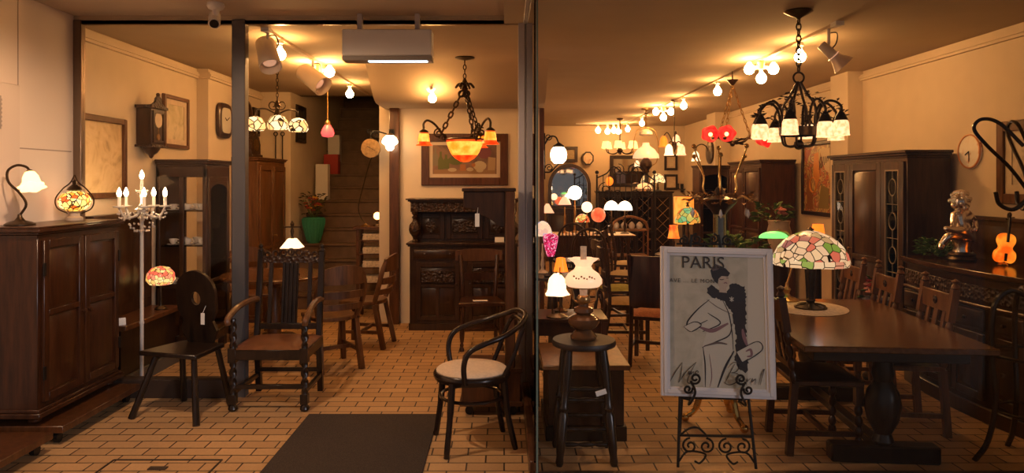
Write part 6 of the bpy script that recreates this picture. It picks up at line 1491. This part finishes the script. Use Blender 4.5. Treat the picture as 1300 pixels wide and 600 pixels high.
# plate clock and framed print
t = thing('plate_clock', 'round flowered china plate clock on the right wall above the cherub', 'clock', (XR-.003, 5.80, Z(192,5.78)), -90)
Ax = Matrix.Rotation(R(90),3,'X')
MB().lathe([(.145,0),(.14,.016),(.10,.010),(1e-4,.010)], seg=36, axis=Ax).build('plate', picture('flowered_china', [(.82,.72,.60),(.86,.78,.66),(.88,.80,.70),(.60,.20,.06)], 12, 1, 3, .25), t)
MB().torus((0,-.014,0), .135, .008, 36, Ax).build('rim', mat('rust_rim', (.62,.27,.10), .3), t); hands(t, .11, -.016, 8, 6)
framed('framed_drawing', 'brown-framed drawing on the right wall above the violin lamp', (XR-.003, 5.16, Z(206,5.3)), -90, .60, .62, .075, WALN, picture('pencil_drawing', [(.22,.18,.13),(.50,.40,.28),(.60,.48,.34)], 6, 2, 6), mount=.07, mm=mat('drawing_mount', (.55,.44,.31), .8))
# coat stand
t = thing('bentwood_coat_stand', 'black bentwood coat stand with curling hooks cut off by the right edge', 'coat stand', (X(1312,4.0), 4.0, 0))
MB().lathe([(.028,.25),(.03,.9),(.024,1.6),(.022,2.0),(.03,2.02),(.02,2.05),(.034,2.08),(1e-4,2.12)], seg=14).build('pole', BW, t)
for k in range(4):
    a = R(168+90*k); ca, sa = math.cos(a), math.sin(a)
    MB().tube(smooth_pts([(.03*ca,.03*sa,1.55),(.12*ca,.12*sa,1.68),(.23*ca,.23*sa,1.80),(.30*ca,.30*sa,1.90),(.26*ca,.26*sa,1.955),(.17*ca,.17*sa,1.93),(.05*ca,.05*sa,1.80)]), .0105, 7).build('hook', BW, t)
    MB().tube(smooth_pts([(.03*ca,.03*sa,1.50),(.10*ca,.10*sa,1.44),(.17*ca,.17*sa,1.47),(.19*ca,.19*sa,1.54)]), .012, 7).build('lower_hook', BW, t)
    MB().tube(smooth_pts([(.03*ca,.03*sa,.95),(.12*ca,.12*sa,.98),(.20*ca,.20*sa,.88),(.21*ca,.21*sa,.60),(.19*ca,.19*sa,.35),(.23*ca,.23*sa,.12),(.30*ca,.30*sa,.0)]), .0155, 7).build('leg', BW, t)
MB().torus((0,0,.62), .225, .011, 32).build('umbrella_ring', BW, t); MB().torus((0,0,.30), .185, .010, 28).build('lower_ring', BW, t)
# floral pot with bouquet
t = thing('floral_china_pot', 'pale blue flowered china pot behind the middle dining chair', 'pot', (3.02, 5.72, 0))
MB().lathe([(.11,0),(.12,.03),(.09,.06),(.08,.38),(.11,.41)], seg=20).build('pedestal', BLK, t); MB().lathe([(.07,.41),(.10,.45),(.125,.55),(.115,.64),(.125,.66),(.105,.66),(1e-4,.62)], seg=26).build('body', picture('blue_floral', [(.55,.52,.42),(.60,.55,.45),(.10,.16,.40),(.35,.10,.10)], 14, .6, 2, .3), t)
t = thing('red_bouquet', 'bouquet of red and pink flowers in the pale blue flowered pot', 'flowers', (3.02, 5.72, .62))
b = MB(); leaf_spray(b, (0,0,.02), 70, .11, .18, .07); b.build('foliage', LEAF, t); b = MB(); blooms(b, (0,0,.04), 9, .10, .06, .16, .04); b.build('red_flowers', mat('rose_petal', (.35,.03,.03), .6), t); b = MB(); blooms(b, (-.02,-.03,.04), 5, .10, .05, .16, .032); b.build('pink_flowers', mat('pale_petal', (.55,.25,.20), .6), t)
